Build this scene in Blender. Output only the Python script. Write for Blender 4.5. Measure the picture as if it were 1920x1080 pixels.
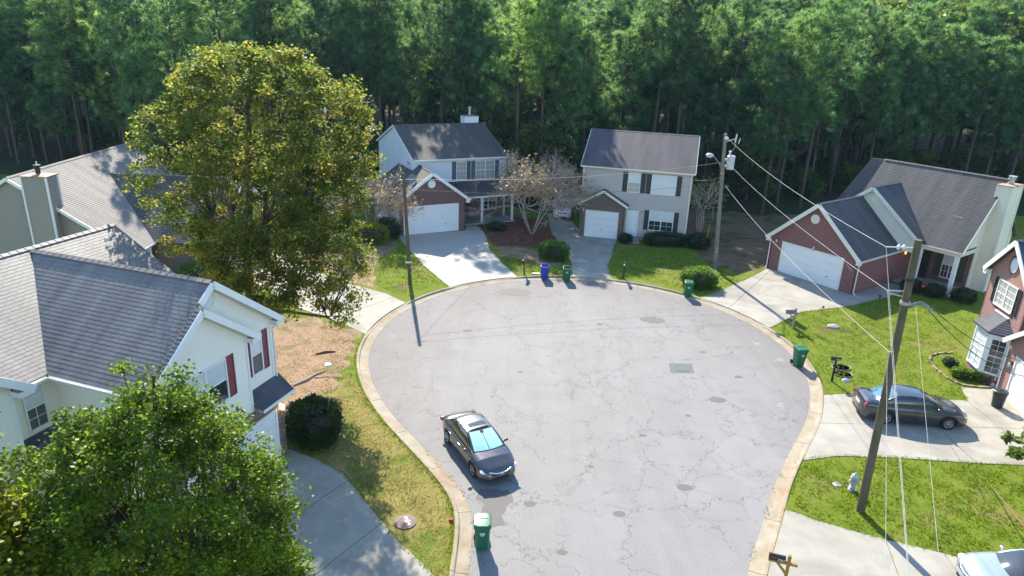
import bpy, bmesh, math, random
import numpy as np
from mathutils import Vector, Matrix
from mathutils.geometry import tessellate_polygon
PI = math.pi
R_ = math.radians
random.seed(7); rng = np.random.default_rng(7)
S = bpy.context.scene
for o in list(bpy.data.objects): bpy.data.objects.remove(o)

# ------------------------------------------------------------------ camera
CAMZ = 17.0
cam = bpy.data.cameras.new('camera'); co = bpy.data.objects.new('camera', cam); S.collection.objects.link(co)
cam.sensor_width = 36; cam.lens = 24.375; cam.clip_end = 3000; cam.clip_start = .1
pt, rl = 0.35300671, 0.03794045
fw = Vector((0, math.cos(pt), -math.sin(pt))); ri = Vector((1, 0, 0)); up = ri.cross(fw)
r2 = math.cos(rl)*ri + math.sin(rl)*up; u2 = -math.sin(rl)*ri + math.cos(rl)*up
mw = Matrix((r2, u2, -fw)).transposed().to_4x4(); mw.translation = (0, 0, CAMZ)
co.matrix_world = mw; S.camera = co

# ------------------------------------------------------------------ sky, sun, exposure
SUN_EL, SUN_AZ = R_(38), R_(-13.5)          # azimuth from +Y towards +X
W = bpy.data.worlds.new('World'); S.world = W; W.use_nodes = True
wn = W.node_tree.nodes; sky = wn.new('ShaderNodeTexSky'); sky.sky_type = 'NISHITA'; sky.sun_disc = False
sky.sun_elevation = SUN_EL; sky.sun_rotation = SUN_AZ; sky.dust_density = .3; sky.air_density = 1.2; sky.ozone_density = 4.0
W.node_tree.links.new(sky.outputs[0], wn['Background'].inputs[0]); wn['Background'].inputs[1].default_value = 0.15
sl = bpy.data.lights.new('sun', 'SUN'); sl.energy = 4.8; sl.angle = R_(.5); sl.color = (1, .925, .79)
so = bpy.data.objects.new('sun', sl); S.collection.objects.link(so)
sd = Vector((math.sin(SUN_AZ)*math.cos(SUN_EL), math.cos(SUN_AZ)*math.cos(SUN_EL), math.sin(SUN_EL)))
so.rotation_euler = sd.to_track_quat('Z', 'Y').to_euler(); so.location = (0, 0, 60)
S.view_settings.view_transform = 'Standard'; S.view_settings.look = 'None'
S.view_settings.exposure = 1.25; S.view_settings.gamma = 1; S.view_settings.use_curve_mapping = False
S.render.engine = 'CYCLES'

# ------------------------------------------------------------------ materials
def newmat(name):
    m = bpy.data.materials.new(name); m.use_nodes = True
    nt = m.node_tree; return m, nt, nt.nodes['Principled BSDF']
class NT:
    def __init__(s, nt): s.nt = nt
    def n(s, t, **k):
        x = s.nt.nodes.new(t)
        for a, b in k.items():
            if a == 'i':
                for q, v in b.items():
                    if isinstance(v, bpy.types.NodeSocket): s.nt.links.new(v, x.inputs[q])
                    else: x.inputs[q].default_value = v
            else: setattr(x, a, b)
        return x
    def l(s, a, b): s.nt.links.new(a, b)
    def ramp(s, f, stops):
        x = s.n('ShaderNodeValToRGB', i={0: f}); cr = x.color_ramp
        while len(cr.elements) < len(stops): cr.elements.new(.5)
        for e, (p, c) in zip(cr.elements, stops):
            e.position = p; e.color = (*c, 1) if len(c) == 3 else c
        return x.outputs[0]
    def mix(s, f, a, b, bt='MIX'):
        x = s.n('ShaderNodeMix', data_type='RGBA', blend_type=bt)
        for k, v in ((0, f), (6, a), (7, b)):
            if isinstance(v, bpy.types.NodeSocket): s.l(v, x.inputs[k])
            else: x.inputs[k].default_value = v if k == 0 else ((*v, 1) if len(v) == 3 else v)
        return x.outputs[2]
    def math(s, op, a, b=0., c=0.):
        return s.n('ShaderNodeMath', operation=op, i={0: a, 1: b, 2: c}).outputs[0]
    def noise(s, vec, sc, det=4., rough=.55, dist=0.):
        return s.n('ShaderNodeTexNoise', i={'Vector': vec, 'Scale': sc, 'Detail': det, 'Roughness': rough, 'Distortion': dist}).outputs[0]
g3 = lambda v: (v, v, v)
def tint(c, k): return tuple(min(1, x*k) for x in c)
def pm(name, col, rough=.6, var=.12, sc=4., fine=.0, fsc=60., bump=0., bsc=30., metal=0., spec=.5, coat=0., stain=None, stain_amt=.0, emit=0.):
    m, nt, b = newmat(name); N = NT(nt)
    tc = N.n('ShaderNodeTexCoord').outputs['Object']
    n1 = N.noise(tc, sc, 5.)
    c = N.ramp(n1, [(.3, tint(col, 1-var)), (.7, tint(col, 1+var))])
    if fine: c = N.mix(fine, c, N.ramp(N.noise(tc, fsc, 3.), [(.3, tint(col, .45)), (.7, tint(col, 1.5))]))
    if stain: c = N.mix(N.math('MULTIPLY', N.ramp(N.noise(tc, sc*.35, 7., .65, 1.), [(.44, g3(0)), (.68, g3(1))]), stain_amt), c, stain)
    N.l(c, b.inputs['Base Color'])
    N.l(N.math('ADD', N.math('MULTIPLY', n1, .2), rough-.1), b.inputs['Roughness'])
    b.inputs['Metallic'].default_value = metal; b.inputs['Specular IOR Level'].default_value = spec
    b.inputs['Coat Weight'].default_value = coat
    if bump:
        bp = N.n('ShaderNodeBump', i={'Height': N.noise(tc, bsc, 4.), 'Strength': bump, 'Distance': .02}); N.l(bp.outputs[0], b.inputs['Normal'])
    if emit: b.inputs['Emission Color'].default_value = (*col, 1); b.inputs['Emission Strength'].default_value = emit
    return m
def brick_mat(name, c1, c2, mort, bw=.203, bh=.0677, ms=.011):
    m, nt, b = newmat(name); N = NT(nt)
    uv = N.n('ShaderNodeTexCoord').outputs['UV']
    t = N.n('ShaderNodeTexBrick', offset=.5, i={'Vector': uv, 'Color1': (*c1, 1), 'Color2': (*c2, 1), 'Mortar': (*mort, 1), 'Scale': 1., 'Mortar Size': ms, 'Mortar Smooth': .2, 'Bias': -.1, 'Brick Width': bw, 'Row Height': bh})
    c = N.mix(.35, t.outputs[0], N.ramp(N.noise(uv, 9., 4.), [(.3, tint(c2, .6)), (.7, tint(c1, 1.35))]), 'OVERLAY')
    N.l(c, b.inputs['Base Color']); b.inputs['Roughness'].default_value = .85
    bp = N.n('ShaderNodeBump', i={'Height': N.math('SUBTRACT', 1., t.outputs[1]), 'Strength': .6, 'Distance': .008}); N.l(bp.outputs[0], b.inputs['Normal'])
    return m
def shingle_mat(name, base, alt, streak=.5, rough=.8):
    m, nt, b = newmat(name); N = NT(nt)
    uv = N.n('ShaderNodeTexCoord').outputs['UV']
    t = N.n('ShaderNodeTexBrick', offset=.5, i={'Vector': uv, 'Color1': (*base, 1), 'Color2': (*alt, 1), 'Mortar': (*tint(base, .55), 1), 'Scale': 1., 'Mortar Size': .006, 'Mortar Smooth': .3, 'Bias': 0., 'Brick Width': .31, 'Row Height': .15})
    mp = N.n('ShaderNodeMapping', i={'Vector': uv, 'Scale': (1.2, .12, 1)}).outputs[0]
    st = N.ramp(N.noise(mp, 1., 5., .6), [(.35, tint(base, .6)), (.65, tint(alt, 1.35))])
    c = N.mix(streak, t.outputs[0], st)
    c = N.mix(.22, c, N.ramp(N.noise(uv, 120., 2.), [(.3, tint(base, .3)), (.7, tint(alt, 2.))]))
    N.l(c, b.inputs['Base Color']); b.inputs['Roughness'].default_value = rough; b.inputs['Specular IOR Level'].default_value = .45
    bp = N.n('ShaderNodeBump', i={'Height': N.noise(uv, 90., 3.), 'Strength': .35, 'Distance': .006}); N.l(bp.outputs[0], b.inputs['Normal'])
    return m
def leaf_mat(name, stops, trans=.45, rough=.45, spec=.35, perobj=False):
    m, nt, b = newmat(name); N = NT(nt)
    a = N.n('ShaderNodeAttribute', attribute_name='tint').outputs['Fac']
    c = N.ramp(a, stops)
    if perobj:
        rn = N.n('ShaderNodeObjectInfo').outputs['Random']; c = N.mix(1., c, N.ramp(rn, [(0, (.5, .62, .75)), (.35, (.85, .95, .9)), (.7, (1., 1., 1.)), (1, (1.5, 1.3, .85))]), 'MULTIPLY')
    N.l(c, b.inputs['Base Color']); b.inputs['Roughness'].default_value = rough
    b.inputs['Specular IOR Level'].default_value = spec
    tr = N.n('ShaderNodeBsdfTranslucent', i={0: N.mix(.35, c, (.25, .32, .02), 'ADD')})
    ms = N.n('ShaderNodeMixShader', i={0: trans}); N.l(b.outputs[0], ms.inputs[1]); N.l(tr.outputs[0], ms.inputs[2])
    N.l(ms.outputs[0], nt.nodes['Material Output'].inputs[0])
    return m
def glass_mat(name, col, rough=.06, blind=None):
    m, nt, b = newmat(name); N = NT(nt)
    b.inputs['Base Color'].default_value = (*col, 1); b.inputs['Roughness'].default_value = rough
    b.inputs['Specular IOR Level'].default_value = .9; b.inputs['Coat Weight'].default_value = .5; b.inputs['Coat Roughness'].default_value = .03
    if blind:
        tc = N.n('ShaderNodeTexCoord').outputs['Object']
        z = N.n('ShaderNodeSeparateXYZ', i={0: tc}).outputs[2]
        s = N.math('SINE', N.math('MULTIPLY', z, 2*PI/.06))
        N.l(N.ramp(s, [(.2, tint(blind, .88)), (.6, blind)]), b.inputs['Base Color'])
    return m
def asphalt_mat():
    m, nt, b = newmat('asphalt'); N = NT(nt)
    tc = N.n('ShaderNodeTexCoord').outputs['Object']
    big = N.noise(tc, .13, 6., .6, .6); mid = N.noise(tc, .8, 6., .6); fine = N.noise(tc, 45., 3., .7); vf = N.noise(tc, 14., 4., .7)
    c = N.ramp(big, [(.32, (.140, .128, .116)), (.5, (.170, .157, .146)), (.68, (.203, .189, .178))])
    c = N.mix(.4, c, N.ramp(mid, [(.3, (.118, .107, .099)), (.7, (.240, .224, .210))]))
    c = N.mix(.34, c, N.ramp(fine, [(.32, (.09, .09, .09)), (.68, (.46, .45, .44))]))
    c = N.mix(.18, c, N.ramp(vf, [(.35, (.12, .12, .12)), (.65, (.4, .39, .39))]))
    sp = N.n('ShaderNodeSeparateXYZ', i={0: tc}); dx = N.math('SUBTRACT', sp.outputs[0], 4.6); dy = N.math('MULTIPLY', N.math('SUBTRACT', sp.outputs[1], 33.), .86)
    rd = N.math('SQRT', N.math('ADD', N.math('MULTIPLY', dx, dx), N.math('MULTIPLY', N.math('MAXIMUM', dy, 0.), N.math('MAXIMUM', dy, 0.))))
    rd = N.math('ADD', rd, N.math('MULTIPLY', N.math('SUBTRACT', N.noise(tc, .35, 5., .65), .5), 5.))
    c = N.mix(N.math('MULTIPLY', N.ramp(N.math('DIVIDE', rd, 14.), [(.50, g3(0)), (.86, g3(1))]), .5), c, (.135, .118, .11))
    st = N.n('ShaderNodeMapping', i={'Vector': tc, 'Rotation': (0, 0, .12), 'Scale': (.9, .09, 1)}).outputs[0]
    c = N.mix(.10, c, N.ramp(N.noise(st, 1., 4., .6, .5), [(.38, (.15, .138, .135)), (.62, (.285, .268, .262))]))
    def cracks(sc, w, off, dsc, damt, msc, lo, hi):
        mp = N.n('ShaderNodeMapping', i={'Vector': tc, 'Location': off}).outputs[0]
        d = N.n('ShaderNodeTexNoise', i={'Vector': mp, 'Scale': dsc, 'Detail': 5., 'Roughness': .65}).outputs[1]
        v = N.n('ShaderNodeVectorMath', operation='SCALE', i={0: N.n('ShaderNodeVectorMath', operation='SUBTRACT', i={0: d, 1: (.5, .5, .5)}).outputs[0], 'Scale': damt}).outputs[0]
        p = N.n('ShaderNodeVectorMath', operation='ADD', i={0: mp, 1: v}).outputs[0]
        vo = N.n('ShaderNodeTexVoronoi', feature='DISTANCE_TO_EDGE', voronoi_dimensions='2D', i={'Vector': p, 'Scale': sc})
        e = N.ramp(vo.outputs[0], [(0., g3(1)), (w*.5, g3(.8)), (w, g3(0))])
        k = N.ramp(N.noise(mp, msc, 2.), [(lo, g3(0)), (hi, g3(1))])
        return N.math('MULTIPLY', e, k)
    ck = N.math('MAXIMUM', cracks(.30, .0052, (3, 1, 0), .9, 2.6, .26, .36, .44), cracks(.55, .0066, (9, 4, 0), 1.2, 2.1, .17, .47, .52))
    ck = N.math('MAXIMUM', ck, N.math('MULTIPLY', cracks(1.5, .010, (2, 7, 0), 2.5, .9, .15, .66, .70), .7))
    c = N.mix(N.math('MULTIPLY', ck, .9), c, (.04, .036, .033))
    c = N.mix(N.math('MULTIPLY', N.ramp(N.noise(tc, .33, 4., .6, 1.), [(.62, g3(0)), (.74, g3(1))]), .25), c, (.30, .25, .18))
    N.l(c, b.inputs['Base Color']); b.inputs['Roughness'].default_value = .82; b.inputs['Specular IOR Level'].default_value = .35
    h = N.math('SUBTRACT', N.math('MULTIPLY', fine, .5), ck)
    bp = N.n('ShaderNodeBump', i={'Height': h, 'Strength': .4, 'Distance': .008}); N.l(bp.outputs[0], b.inputs['Normal'])
    return m
def ground_mat(name, cols, patch=None, psc=.25, plo=.5, phi=.62, fsc=28.):
    m, nt, b = newmat(name); N = NT(nt)
    tc = N.n('ShaderNodeTexCoord').outputs['Object']
    a = N.noise(tc, 1.1, 6., .65); f = N.noise(tc, fsc, 4., .7)
    c = N.ramp(a, [(.3, cols[0]), (.5, cols[1]), (.7, cols[2])])
    c = N.mix(.5, c, N.ramp(f, [(.3, tint(cols[0], .45)), (.52, cols[1]), (.7, tint(cols[2], 1.35))]))
    if patch: c = N.mix(N.math('MULTIPLY', N.ramp(N.noise(tc, psc, 6., .7, .8), [(plo, g3(0)), (phi, g3(1))]), .9), c, N.mix(f, tint(patch, .55), tint(patch, 1.4)))
    N.l(c, b.inputs['Base Color']); b.inputs['Roughness'].default_value = .95; b.inputs['Specular IOR Level'].default_value = .15
    bp = N.n('ShaderNodeBump', i={'Height': f, 'Strength': .9, 'Distance': .05}); N.l(bp.outputs[0], b.inputs['Normal'])
    return m
M = {}
M['asphalt'] = asphalt_mat()
M['concrete'] = pm('concrete', (.34, .315, .265), .85, .16, .9, .25, 55., .3, 40., stain=(.19, .175, .15), stain_amt=.7, spec=.3)
M['concrete_new'] = pm('concrete_new', (.40, .375, .325), .85, .07, .7, .16, 55., .2, 40., stain=(.36, .34, .31), stain_amt=.3, spec=.3)
M['kerb'] = pm('kerb_concrete', (.33, .285, .215), .88, .22, 1.6, .3, 45., .4, 35., stain=(.24, .15, .075), stain_amt=.75, spec=.3)
M['grass'] = ground_mat('lawn', ((.07, .115, .010), (.13, .18, .014), (.215, .23, .03)), (.24, .165, .075), .25, .54, .70)
M['dry_grass'] = ground_mat('dry_lawn', ((.14, .13, .03), (.25, .21, .06), (.37, .29, .11)), (.12, .17, .02), .5, .52, .62)
M['straw'] = ground_mat('pine_straw', ((.22, .135, .085), (.345, .225, .145), (.45, .315, .215)), (.17, .17, .05), .6, .50, .60, 38.)
M['dirt'] = ground_mat('dirt', ((.10, .07, .045), (.19, .125, .075), (.27, .17, .10)), (.07, .085, .02), .3, .5, .6)
M['mulch'] = ground_mat('mulch', ((.10, .035, .022), (.165, .06, .04), (.22, .09, .06)), None, fsc=40.)
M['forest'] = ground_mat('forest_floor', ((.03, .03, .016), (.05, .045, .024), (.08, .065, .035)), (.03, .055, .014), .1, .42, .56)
M['roof_a'] = shingle_mat('shingle_grey', (.142, .130, .118), (.19, .175, .16), .6, .62)
M['roof_b'] = shingle_mat('shingle_tan', (.165, .148, .128), (.235, .213, .188), .5)
M['roof_c'] = shingle_mat('shingle_brown', (.068, .062, .058), (.10, .092, .085), .5)
M['roof_e'] = shingle_mat('shingle_plum', (.068, .061, .072), (.092, .084, .095), .6)
M['roof_f'] = shingle_mat('shingle_dark', (.06, .057, .058), (.10, .096, .096), .5)
M['roof_g'] = shingle_mat('shingle_slate', (.05, .055, .07), (.10, .10, .11), .4)
M['cream'] = pm('cream_siding', (.86, .825, .72), .55, .03, .6, stain=(.78, .74, .62), stain_amt=.25)
M['white_siding'] = pm('white_siding', (.68, .71, .74), .55, .04, .6)
M['beige'] = pm('beige_siding', (.47, .42, .385), .6, .05, .6)
M['tan'] = pm('tan_siding', (.29, .255, .21), .6, .06, .6, stain=(.27, .25, .22), stain_amt=.5)
M['pale_yellow'] = pm('pale_yellow_siding', (.76, .72, .58), .6, .04, .6, stain=(.5, .5, .4), stain_amt=.25)
M['trim'] = pm('white_trim', (.80, .80, .78), .45, .03, 2.)
M['trim_warm'] = pm('cream_trim', (.76, .72, .62), .5, .04, 2.)
M['door_white'] = pm('white_door', (.78, .79, .79), .4, .03, 1.5)
M['shut_red'] = pm('burgundy_shutter', (.20, .045, .055), .5, .1, 3.)
M['shut_blue'] = pm('slate_shutter', (.085, .10, .135), .5, .1, 3.)
M['shut_black'] = pm('charcoal_shutter', (.022, .024, .028), .5, .1, 3.)
M['shut_olive'] = pm('olive_shutter', (.06, .062, .04), .6, .1, 3.)
M['brick_red'] = brick_mat('red_brick', (.16, .028, .030), (.09, .018, .022), (.42, .36, .32))
M['brick_f'] = brick_mat('rose_brick', (.25, .055, .055), (.145, .03, .034), (.45, .35, .32), ms=.011)
M['brick_g'] = brick_mat('bright_brick', (.27, .028, .028), (.17, .018, .02), (.62, .55, .50), ms=.015)
M['brick_brown'] = brick_mat('brown_brick', (.20, .135, .105), (.115, .08, .072), (.30, .27, .24))
M['brick_tan'] = pm('tan_brick', (.33, .24, .17), .85, .25, 9.)
M['pane'] = glass_mat('pane_glass', (.03, .04, .05))
M['pane_blind'] = glass_mat('pane_with_blind', (.7, .72, .73), .12, (.70, .74, .76))
M['pane_curtain'] = glass_mat('pane_with_curtain', (.42, .41, .37), .12)
M['pole'] = pm('creosote_wood', (.12, .098, .062), .9, .3, 2., .35, 30., .5, 25., stain=(.05, .07, .04), stain_amt=.5, spec=.2)
M['pole_grey'] = pm('weathered_wood', (.19, .185, .15), .9, .25, 2., .3, 30., .4, 25., spec=.2)
M['wire_grey'] = pm('bare_wire', (.34, .33, .32), .5, .1, 2., metal=.3)
M['wire_black'] = pm('insulated_wire', (.02, .02, .022), .6, .05)
M['steel'] = pm('galvanised_steel', (.42, .43, .44), .45, .1, 6., metal=.6)
M['paint_grey'] = pm('grey_enamel', (.46, .49, .50), .4, .05, 4.)
M['porcelain'] = pm('porcelain', (.62, .62, .64), .2, .03)
M['bin_green'] = pm('green_plastic', (.008, .115, .055), .38, .08, 3., spec=.5)
M['bin_blue'] = pm('blue_plastic', (.022, .04, .36), .38, .08, 3., spec=.5)
M['bin_dark'] = pm('dark_plastic', (.018, .028, .026), .45, .1, 3.)
M['rubber'] = pm('rubber', (.014, .014, .015), .8, .2, 9.)
M['black'] = pm('black', (.01, .01, .011), .5, .1, 3.)
M['white_paint'] = pm('white_paint', (.72, .72, .70), .6, .1, 5.)
M['white_print'] = pm('white_print', (.78, .78, .76), .6, .03, 5.)
M['red'] = pm('red', (.5, .02, .02), .5, .1, 5.)
M['yellow_wood'] = pm('treated_wood', (.27, .165, .03), .7, .18, 6., .2, 40.)
M['grey_wood'] = pm('grey_wood', (.30, .27, .23), .8, .2, 6.)
M['brown_wood'] = pm('brown_wood', (.17, .085, .05), .8, .2, 6.)
M['dark_wood'] = pm('dark_wood', (.035, .028, .024), .7, .2, 6.)
M['grey_plastic'] = pm('grey_plastic', (.17, .17, .175), .4, .1, 6.)
M['yellow'] = pm('yellow_guard', (.55, .36, .02), .5, .1, 6.)
M['bark'] = pm('bark', (.095, .07, .052), .95, .25, 3., .3, 25., .8, 18., spec=.15)
M['pine_bark'] = pm('pine_bark', (.10, .075, .062), .95, .3, 2., .3, 20., .8, 14., spec=.15)
M['pale_bark'] = pm('pale_bark', (.44, .345, .30), .9, .2, 3., spec=.2)
M['hydrant'] = pm('silver_paint', (.46, .46, .47), .42, .08, 8., metal=.35)
M['car_dark'] = pm('gunmetal_paint', (.085, .085, .09), .28, .04, 1., metal=.7, coat=1.)
M['car_grey'] = pm('charcoal_paint', (.06, .06, .068), .3, .04, 1., metal=.6, coat=1.)
M['car_silver'] = pm('silver_blue_paint', (.40, .46, .52), .25, .03, 1., metal=.5, coat=1.)
M['car_white'] = pm('white_car_paint', (.72, .73, .75), .3, .03, 1., coat=1.)
M['car_glass'] = glass_mat('car_glass', (.012, .017, .02), .03)
M['car_glass_blue'] = glass_mat('rear_glass', (.05, .16, .22), .04)
M['sunshade'] = pm('sunshade', (.80, .90, .88), .3, .06, 2.5)
M['chrome'] = pm('chrome', (.7, .7, .72), .15, .02, 2., metal=1.)
M['alloy'] = pm('alloy', (.45, .45, .46), .3, .05, 3., metal=.8)
M['lens'] = glass_mat('headlight_lens', (.55, .56, .55), .08)
M['lens_red'] = glass_mat('tail_lens', (.42, .012, .02), .1)
M['lens_amber'] = glass_mat('aged_lens', (.62, .52, .32), .15)
M['rust'] = pm('rusty_cap', (.34, .17, .10), .7, .3, 5., stain=(.5, .45, .42), stain_amt=.6)
M['lamp_on'] = pm('lit_lamp', (1., .72, .38), .5, 0., emit=6.)
M['lamp_orange'] = pm('amber_lamp', (1., .42, .08), .5, 0., emit=1.2)
M['iron'] = pm('cast_iron', (.13, .075, .065), .7, .2, 7., .2, 40.)
M['foundation'] = pm('foundation', (.30, .29, .27), .9, .15, 3.)
M['patch'] = pm('grey_asphalt', (.115, .125, .125), .85, .1, 2., .3, 50.)
M['oil'] = pm('oil_stain', (.135, .13, .128), .6, .15, 2., .3, 40.)
M['stain'] = pm('faint_stain', (.115, .106, .10), .8, .12, 2., .35, 45.)
M['litter_white'] = pm('paper', (.8, .8, .78), .7, .02)
M['web'] = pm('tent_web', (.55, .52, .47), .9, .15, 8.)
G1 = [(0, (.012, .032, .006)), (.45, (.03, .068, .011)), (.8, (.065, .10, .014)), (1, (.12, .13, .016))]
M['leaf_big'] = leaf_mat('sweetgum_leaf', [(0, (.028, .055, .014)), (.35, (.085, .135, .024)), (.6, (.18, .20, .035)), (.82, (.38, .30, .04)), (1, (.40, .21, .05))], .62, .5, .25)
M['leaf_pear'] = leaf_mat('pear_leaf', [(0, (.03, .07, .008)), (.5, (.09, .17, .014)), (.93, (.21, .30, .02)), (.985, (.32, .33, .03)), (1, (.55, .10, .015))], .62, .42, .35)
M['leaf_yellow'] = leaf_mat('yellowing_leaf', [(0, (.07, .12, .012)), (.5, (.22, .26, .02)), (.85, (.40, .37, .03)), (1, (.5, .36, .04))], .62)
M['leaf_myrtle'] = leaf_mat('myrtle_leaf', [(0, (.10, .10, .03)), (.35, (.24, .19, .07)), (.7, (.38, .26, .17)), (1, (.44, .28, .22))], .4)
M['leaf_shrub'] = leaf_mat('shrub_leaf', [(0, (.012, .032, .010)), (.6, (.026, .062, .015)), (1, (.055, .11, .022))], .25, .35, .5)
M['leaf_shrub2'] = leaf_mat('box_leaf', [(0, (.045, .10, .014)), (.6, (.105, .205, .03)), (1, (.20, .30, .05))], .5, .4, .35)
M['leaf_forest'] = leaf_mat('forest_leaf', [(0, (.03, .065, .014)), (.5, (.075, .13, .024)), (.85, (.14, .20, .035)), (1, (.27, .26, .03))], .5, .45, .4)
M['needle'] = leaf_mat('pine_needle', [(0, (.03, .095, .04)), (.5, (.14, .27, .10)), (.85, (.29, .44, .18)), (1, (.42, .50, .25))], .62, .5, .35, True)
M['grass_blade'] = leaf_mat('grass_blade', [(0, (.045, .105, .006)), (.5, (.145, .24, .010)), (.85, (.28, .32, .018)), (1, (.42, .33, .06))], .5, .6, .08)
M['dry_blade'] = leaf_mat('dry_blade', [(0, (.11, .15, .018)), (.5, (.25, .22, .05)), (1, (.45, .35, .15))], .4, .6, .2)

# ------------------------------------------------------------------ mesh helpers
def link(o, parent=None):
    S.collection.objects.link(o)
    if parent is not None: o.parent = parent
    return o
def tag(o, label=None, cat=None, group=None, kind=None):
    if label: o['label'] = label
    if cat: o['category'] = cat
    if group: o['group'] = group
    if kind: o['kind'] = kind
    return o
def thing(name, label, cat, loc=(0, 0, 0), rz=0, group=None):
    o = bpy.data.objects.new(name, None); link(o); o.location = loc; o.rotation_euler = (0, 0, rz); o.empty_display_size = .3
    return tag(o, label, cat, group)
def V(*a): return Vector(a)
class MB:
    def __init__(s): s.v = []; s.f = []; s.m = []; s.uv = []
    def poly(s, pts, m=0, uv=None):
        b = len(s.v); s.v += [tuple(p) for p in pts]; s.f.append(list(range(b, b+len(pts)))); s.m.append(m)
        s.uv += uv if uv else [(p[0]+p[1], p[2]) for p in pts]
        return s
    def mesh(s, vs, fs, m=0):
        for f in fs: s.poly([vs[i] for i in f], m)
        return s
    def hexa(s, p, m=0):   # 8 points, bottom 0-3 ccw from above, top 4-7
        for f in ((3, 2, 1, 0), (4, 5, 6, 7), (0, 1, 5, 4), (1, 2, 6, 5), (2, 3, 7, 6), (3, 0, 4, 7)): s.poly([p[i] for i in f], m)
        return s
    def box(s, x0, x1, y0, y1, z0, z1, m=0, mat=None, tp=(1, 1)):
        cx, cy = (x0+x1)/2, (y0+y1)/2
        t = lambda x, y: (cx+(x-cx)*tp[0], cy+(y-cy)*tp[1])
        p = [(x0, y0, z0), (x1, y0, z0), (x1, y1, z0), (x0, y1, z0)] + [(*t(x, y), z1) for x, y in ((x0, y0), (x1, y0), (x1, y1), (x0, y1))]
        if mat is not None: p = [tuple(mat @ Vector(q)) for q in p]
        return s.hexa(p, m)
    def beam(s, a, b, w, h, m=0, upv=(0, 0, 1)):
        a, b = Vector(a), Vector(b); d = (b-a).normalized(); sx = d.cross(Vector(upv))
        sx = sx.normalized() if sx.length > 1e-4 else Vector((1, 0, 0)); uz = sx.cross(d)
        p = []
        for q in (-.5, .5):
            for e, k in ((a, -1), (a, 1), (b, 1), (b, -1)): p.append(tuple(e + sx*(w/2*k) + uz*(h*q)))
        return s.hexa(p, m)
    def tube(s, pts, rad, n=8, m=0, cap=True):
        pts = [Vector(p) for p in pts]; rads = rad if hasattr(rad, '__len__') else [rad]*len(pts)
        rings = []; ref = Vector((0, 0, 1)) if abs((pts[-1]-pts[0]).normalized().z) < .9 else Vector((1, 0, 0))
        for i, p in enumerate(pts):
            d = (pts[min(i+1, len(pts)-1)]-pts[max(i-1, 0)]).normalized(); a = d.cross(ref).normalized(); b = d.cross(a)
            rings.append([p + (a*math.cos(2*PI*k/n)+b*math.sin(2*PI*k/n))*rads[i] for k in range(n)])
        for A, B in zip(rings, rings[1:]):
            for k in range(n): s.poly([A[k], A[(k+1) % n], B[(k+1) % n], B[k]], m)
        if cap: s.poly(rings[0][::-1], m); s.poly(rings[-1], m)
        return s
    def lathe(s, prof, n=16, m=0, mat=None, cap=True):
        T = mat or Matrix()
        R = [[T @ Vector((r*math.cos(2*PI*k/n), r*math.sin(2*PI*k/n), z)) for k in range(n)] for r, z in prof]
        for A, B in zip(R, R[1:]):
            for k in range(n): s.poly([A[k], A[(k+1) % n], B[(k+1) % n], B[k]], m)
        if cap and prof[0][0] > 1e-4: s.poly(R[0][::-1], m)
        if cap and prof[-1][0] > 1e-4: s.poly(R[-1], m)
        return s
    def data(s, name, mats, smooth=None):
        me = bpy.data.meshes.new(name); me.from_pydata(s.v, [], s.f)
        for x in (mats if isinstance(mats, (list, tuple)) else [mats]): me.materials.append(x)
        me.polygons.foreach_set('material_index', s.m)
        uvl = me.uv_layers.new(name='UVMap'); uvl.data.foreach_set('uv', np.array(s.uv, np.float32).ravel())
        if smooth is not None:
            bm = bmesh.new(); bm.from_mesh(me); bmesh.ops.remove_doubles(bm, verts=bm.verts, dist=.0005); bm.to_mesh(me); bm.free()
            me.polygons.foreach_set('use_smooth', [True]*len(me.polygons)); me.set_sharp_from_angle(angle=R_(smooth))
        me.update(); return me
    def build(s, name, mats, parent=None, smooth=None):
        return link(bpy.data.objects.new(name, s.data(name, mats, smooth)), parent)
def bandclip(poly, s0, s1):
    """poly: list of (t,s) ; clip to s0<=s<=s1"""
    def half(P, k, sg):
        out = []
        for i in range(len(P)):
            a, b = P[i], P[(i+1) % len(P)]; da, db = sg*(a[1]-k), sg*(b[1]-k)
            if da >= 0: out.append(a)
            if (da > 0 > db) or (da < 0 < db):
                q = da/(da-db); out.append((a[0]+(b[0]-a[0])*q, a[1]+(b[1]-a[1])*q))
        return out
    P = half(poly, s0, 1)
    return half(P, s1, -1) if len(P) > 2 else []
def swap(P): return [(b, a) for a, b in P]
def frame_of(pts, updir):
    p0 = Vector(pts[0]); n = Vector((0, 0, 0))
    P = [Vector(p) for p in pts]
    for i in range(len(P)): n += (P[i]-p0).cross(P[(i+1) % len(P)]-p0)
    n.normalize(); u = Vector(updir); u = (u-n*u.dot(n)).normalized(); t = u.cross(n)
    return p0, t, u, n
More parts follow.
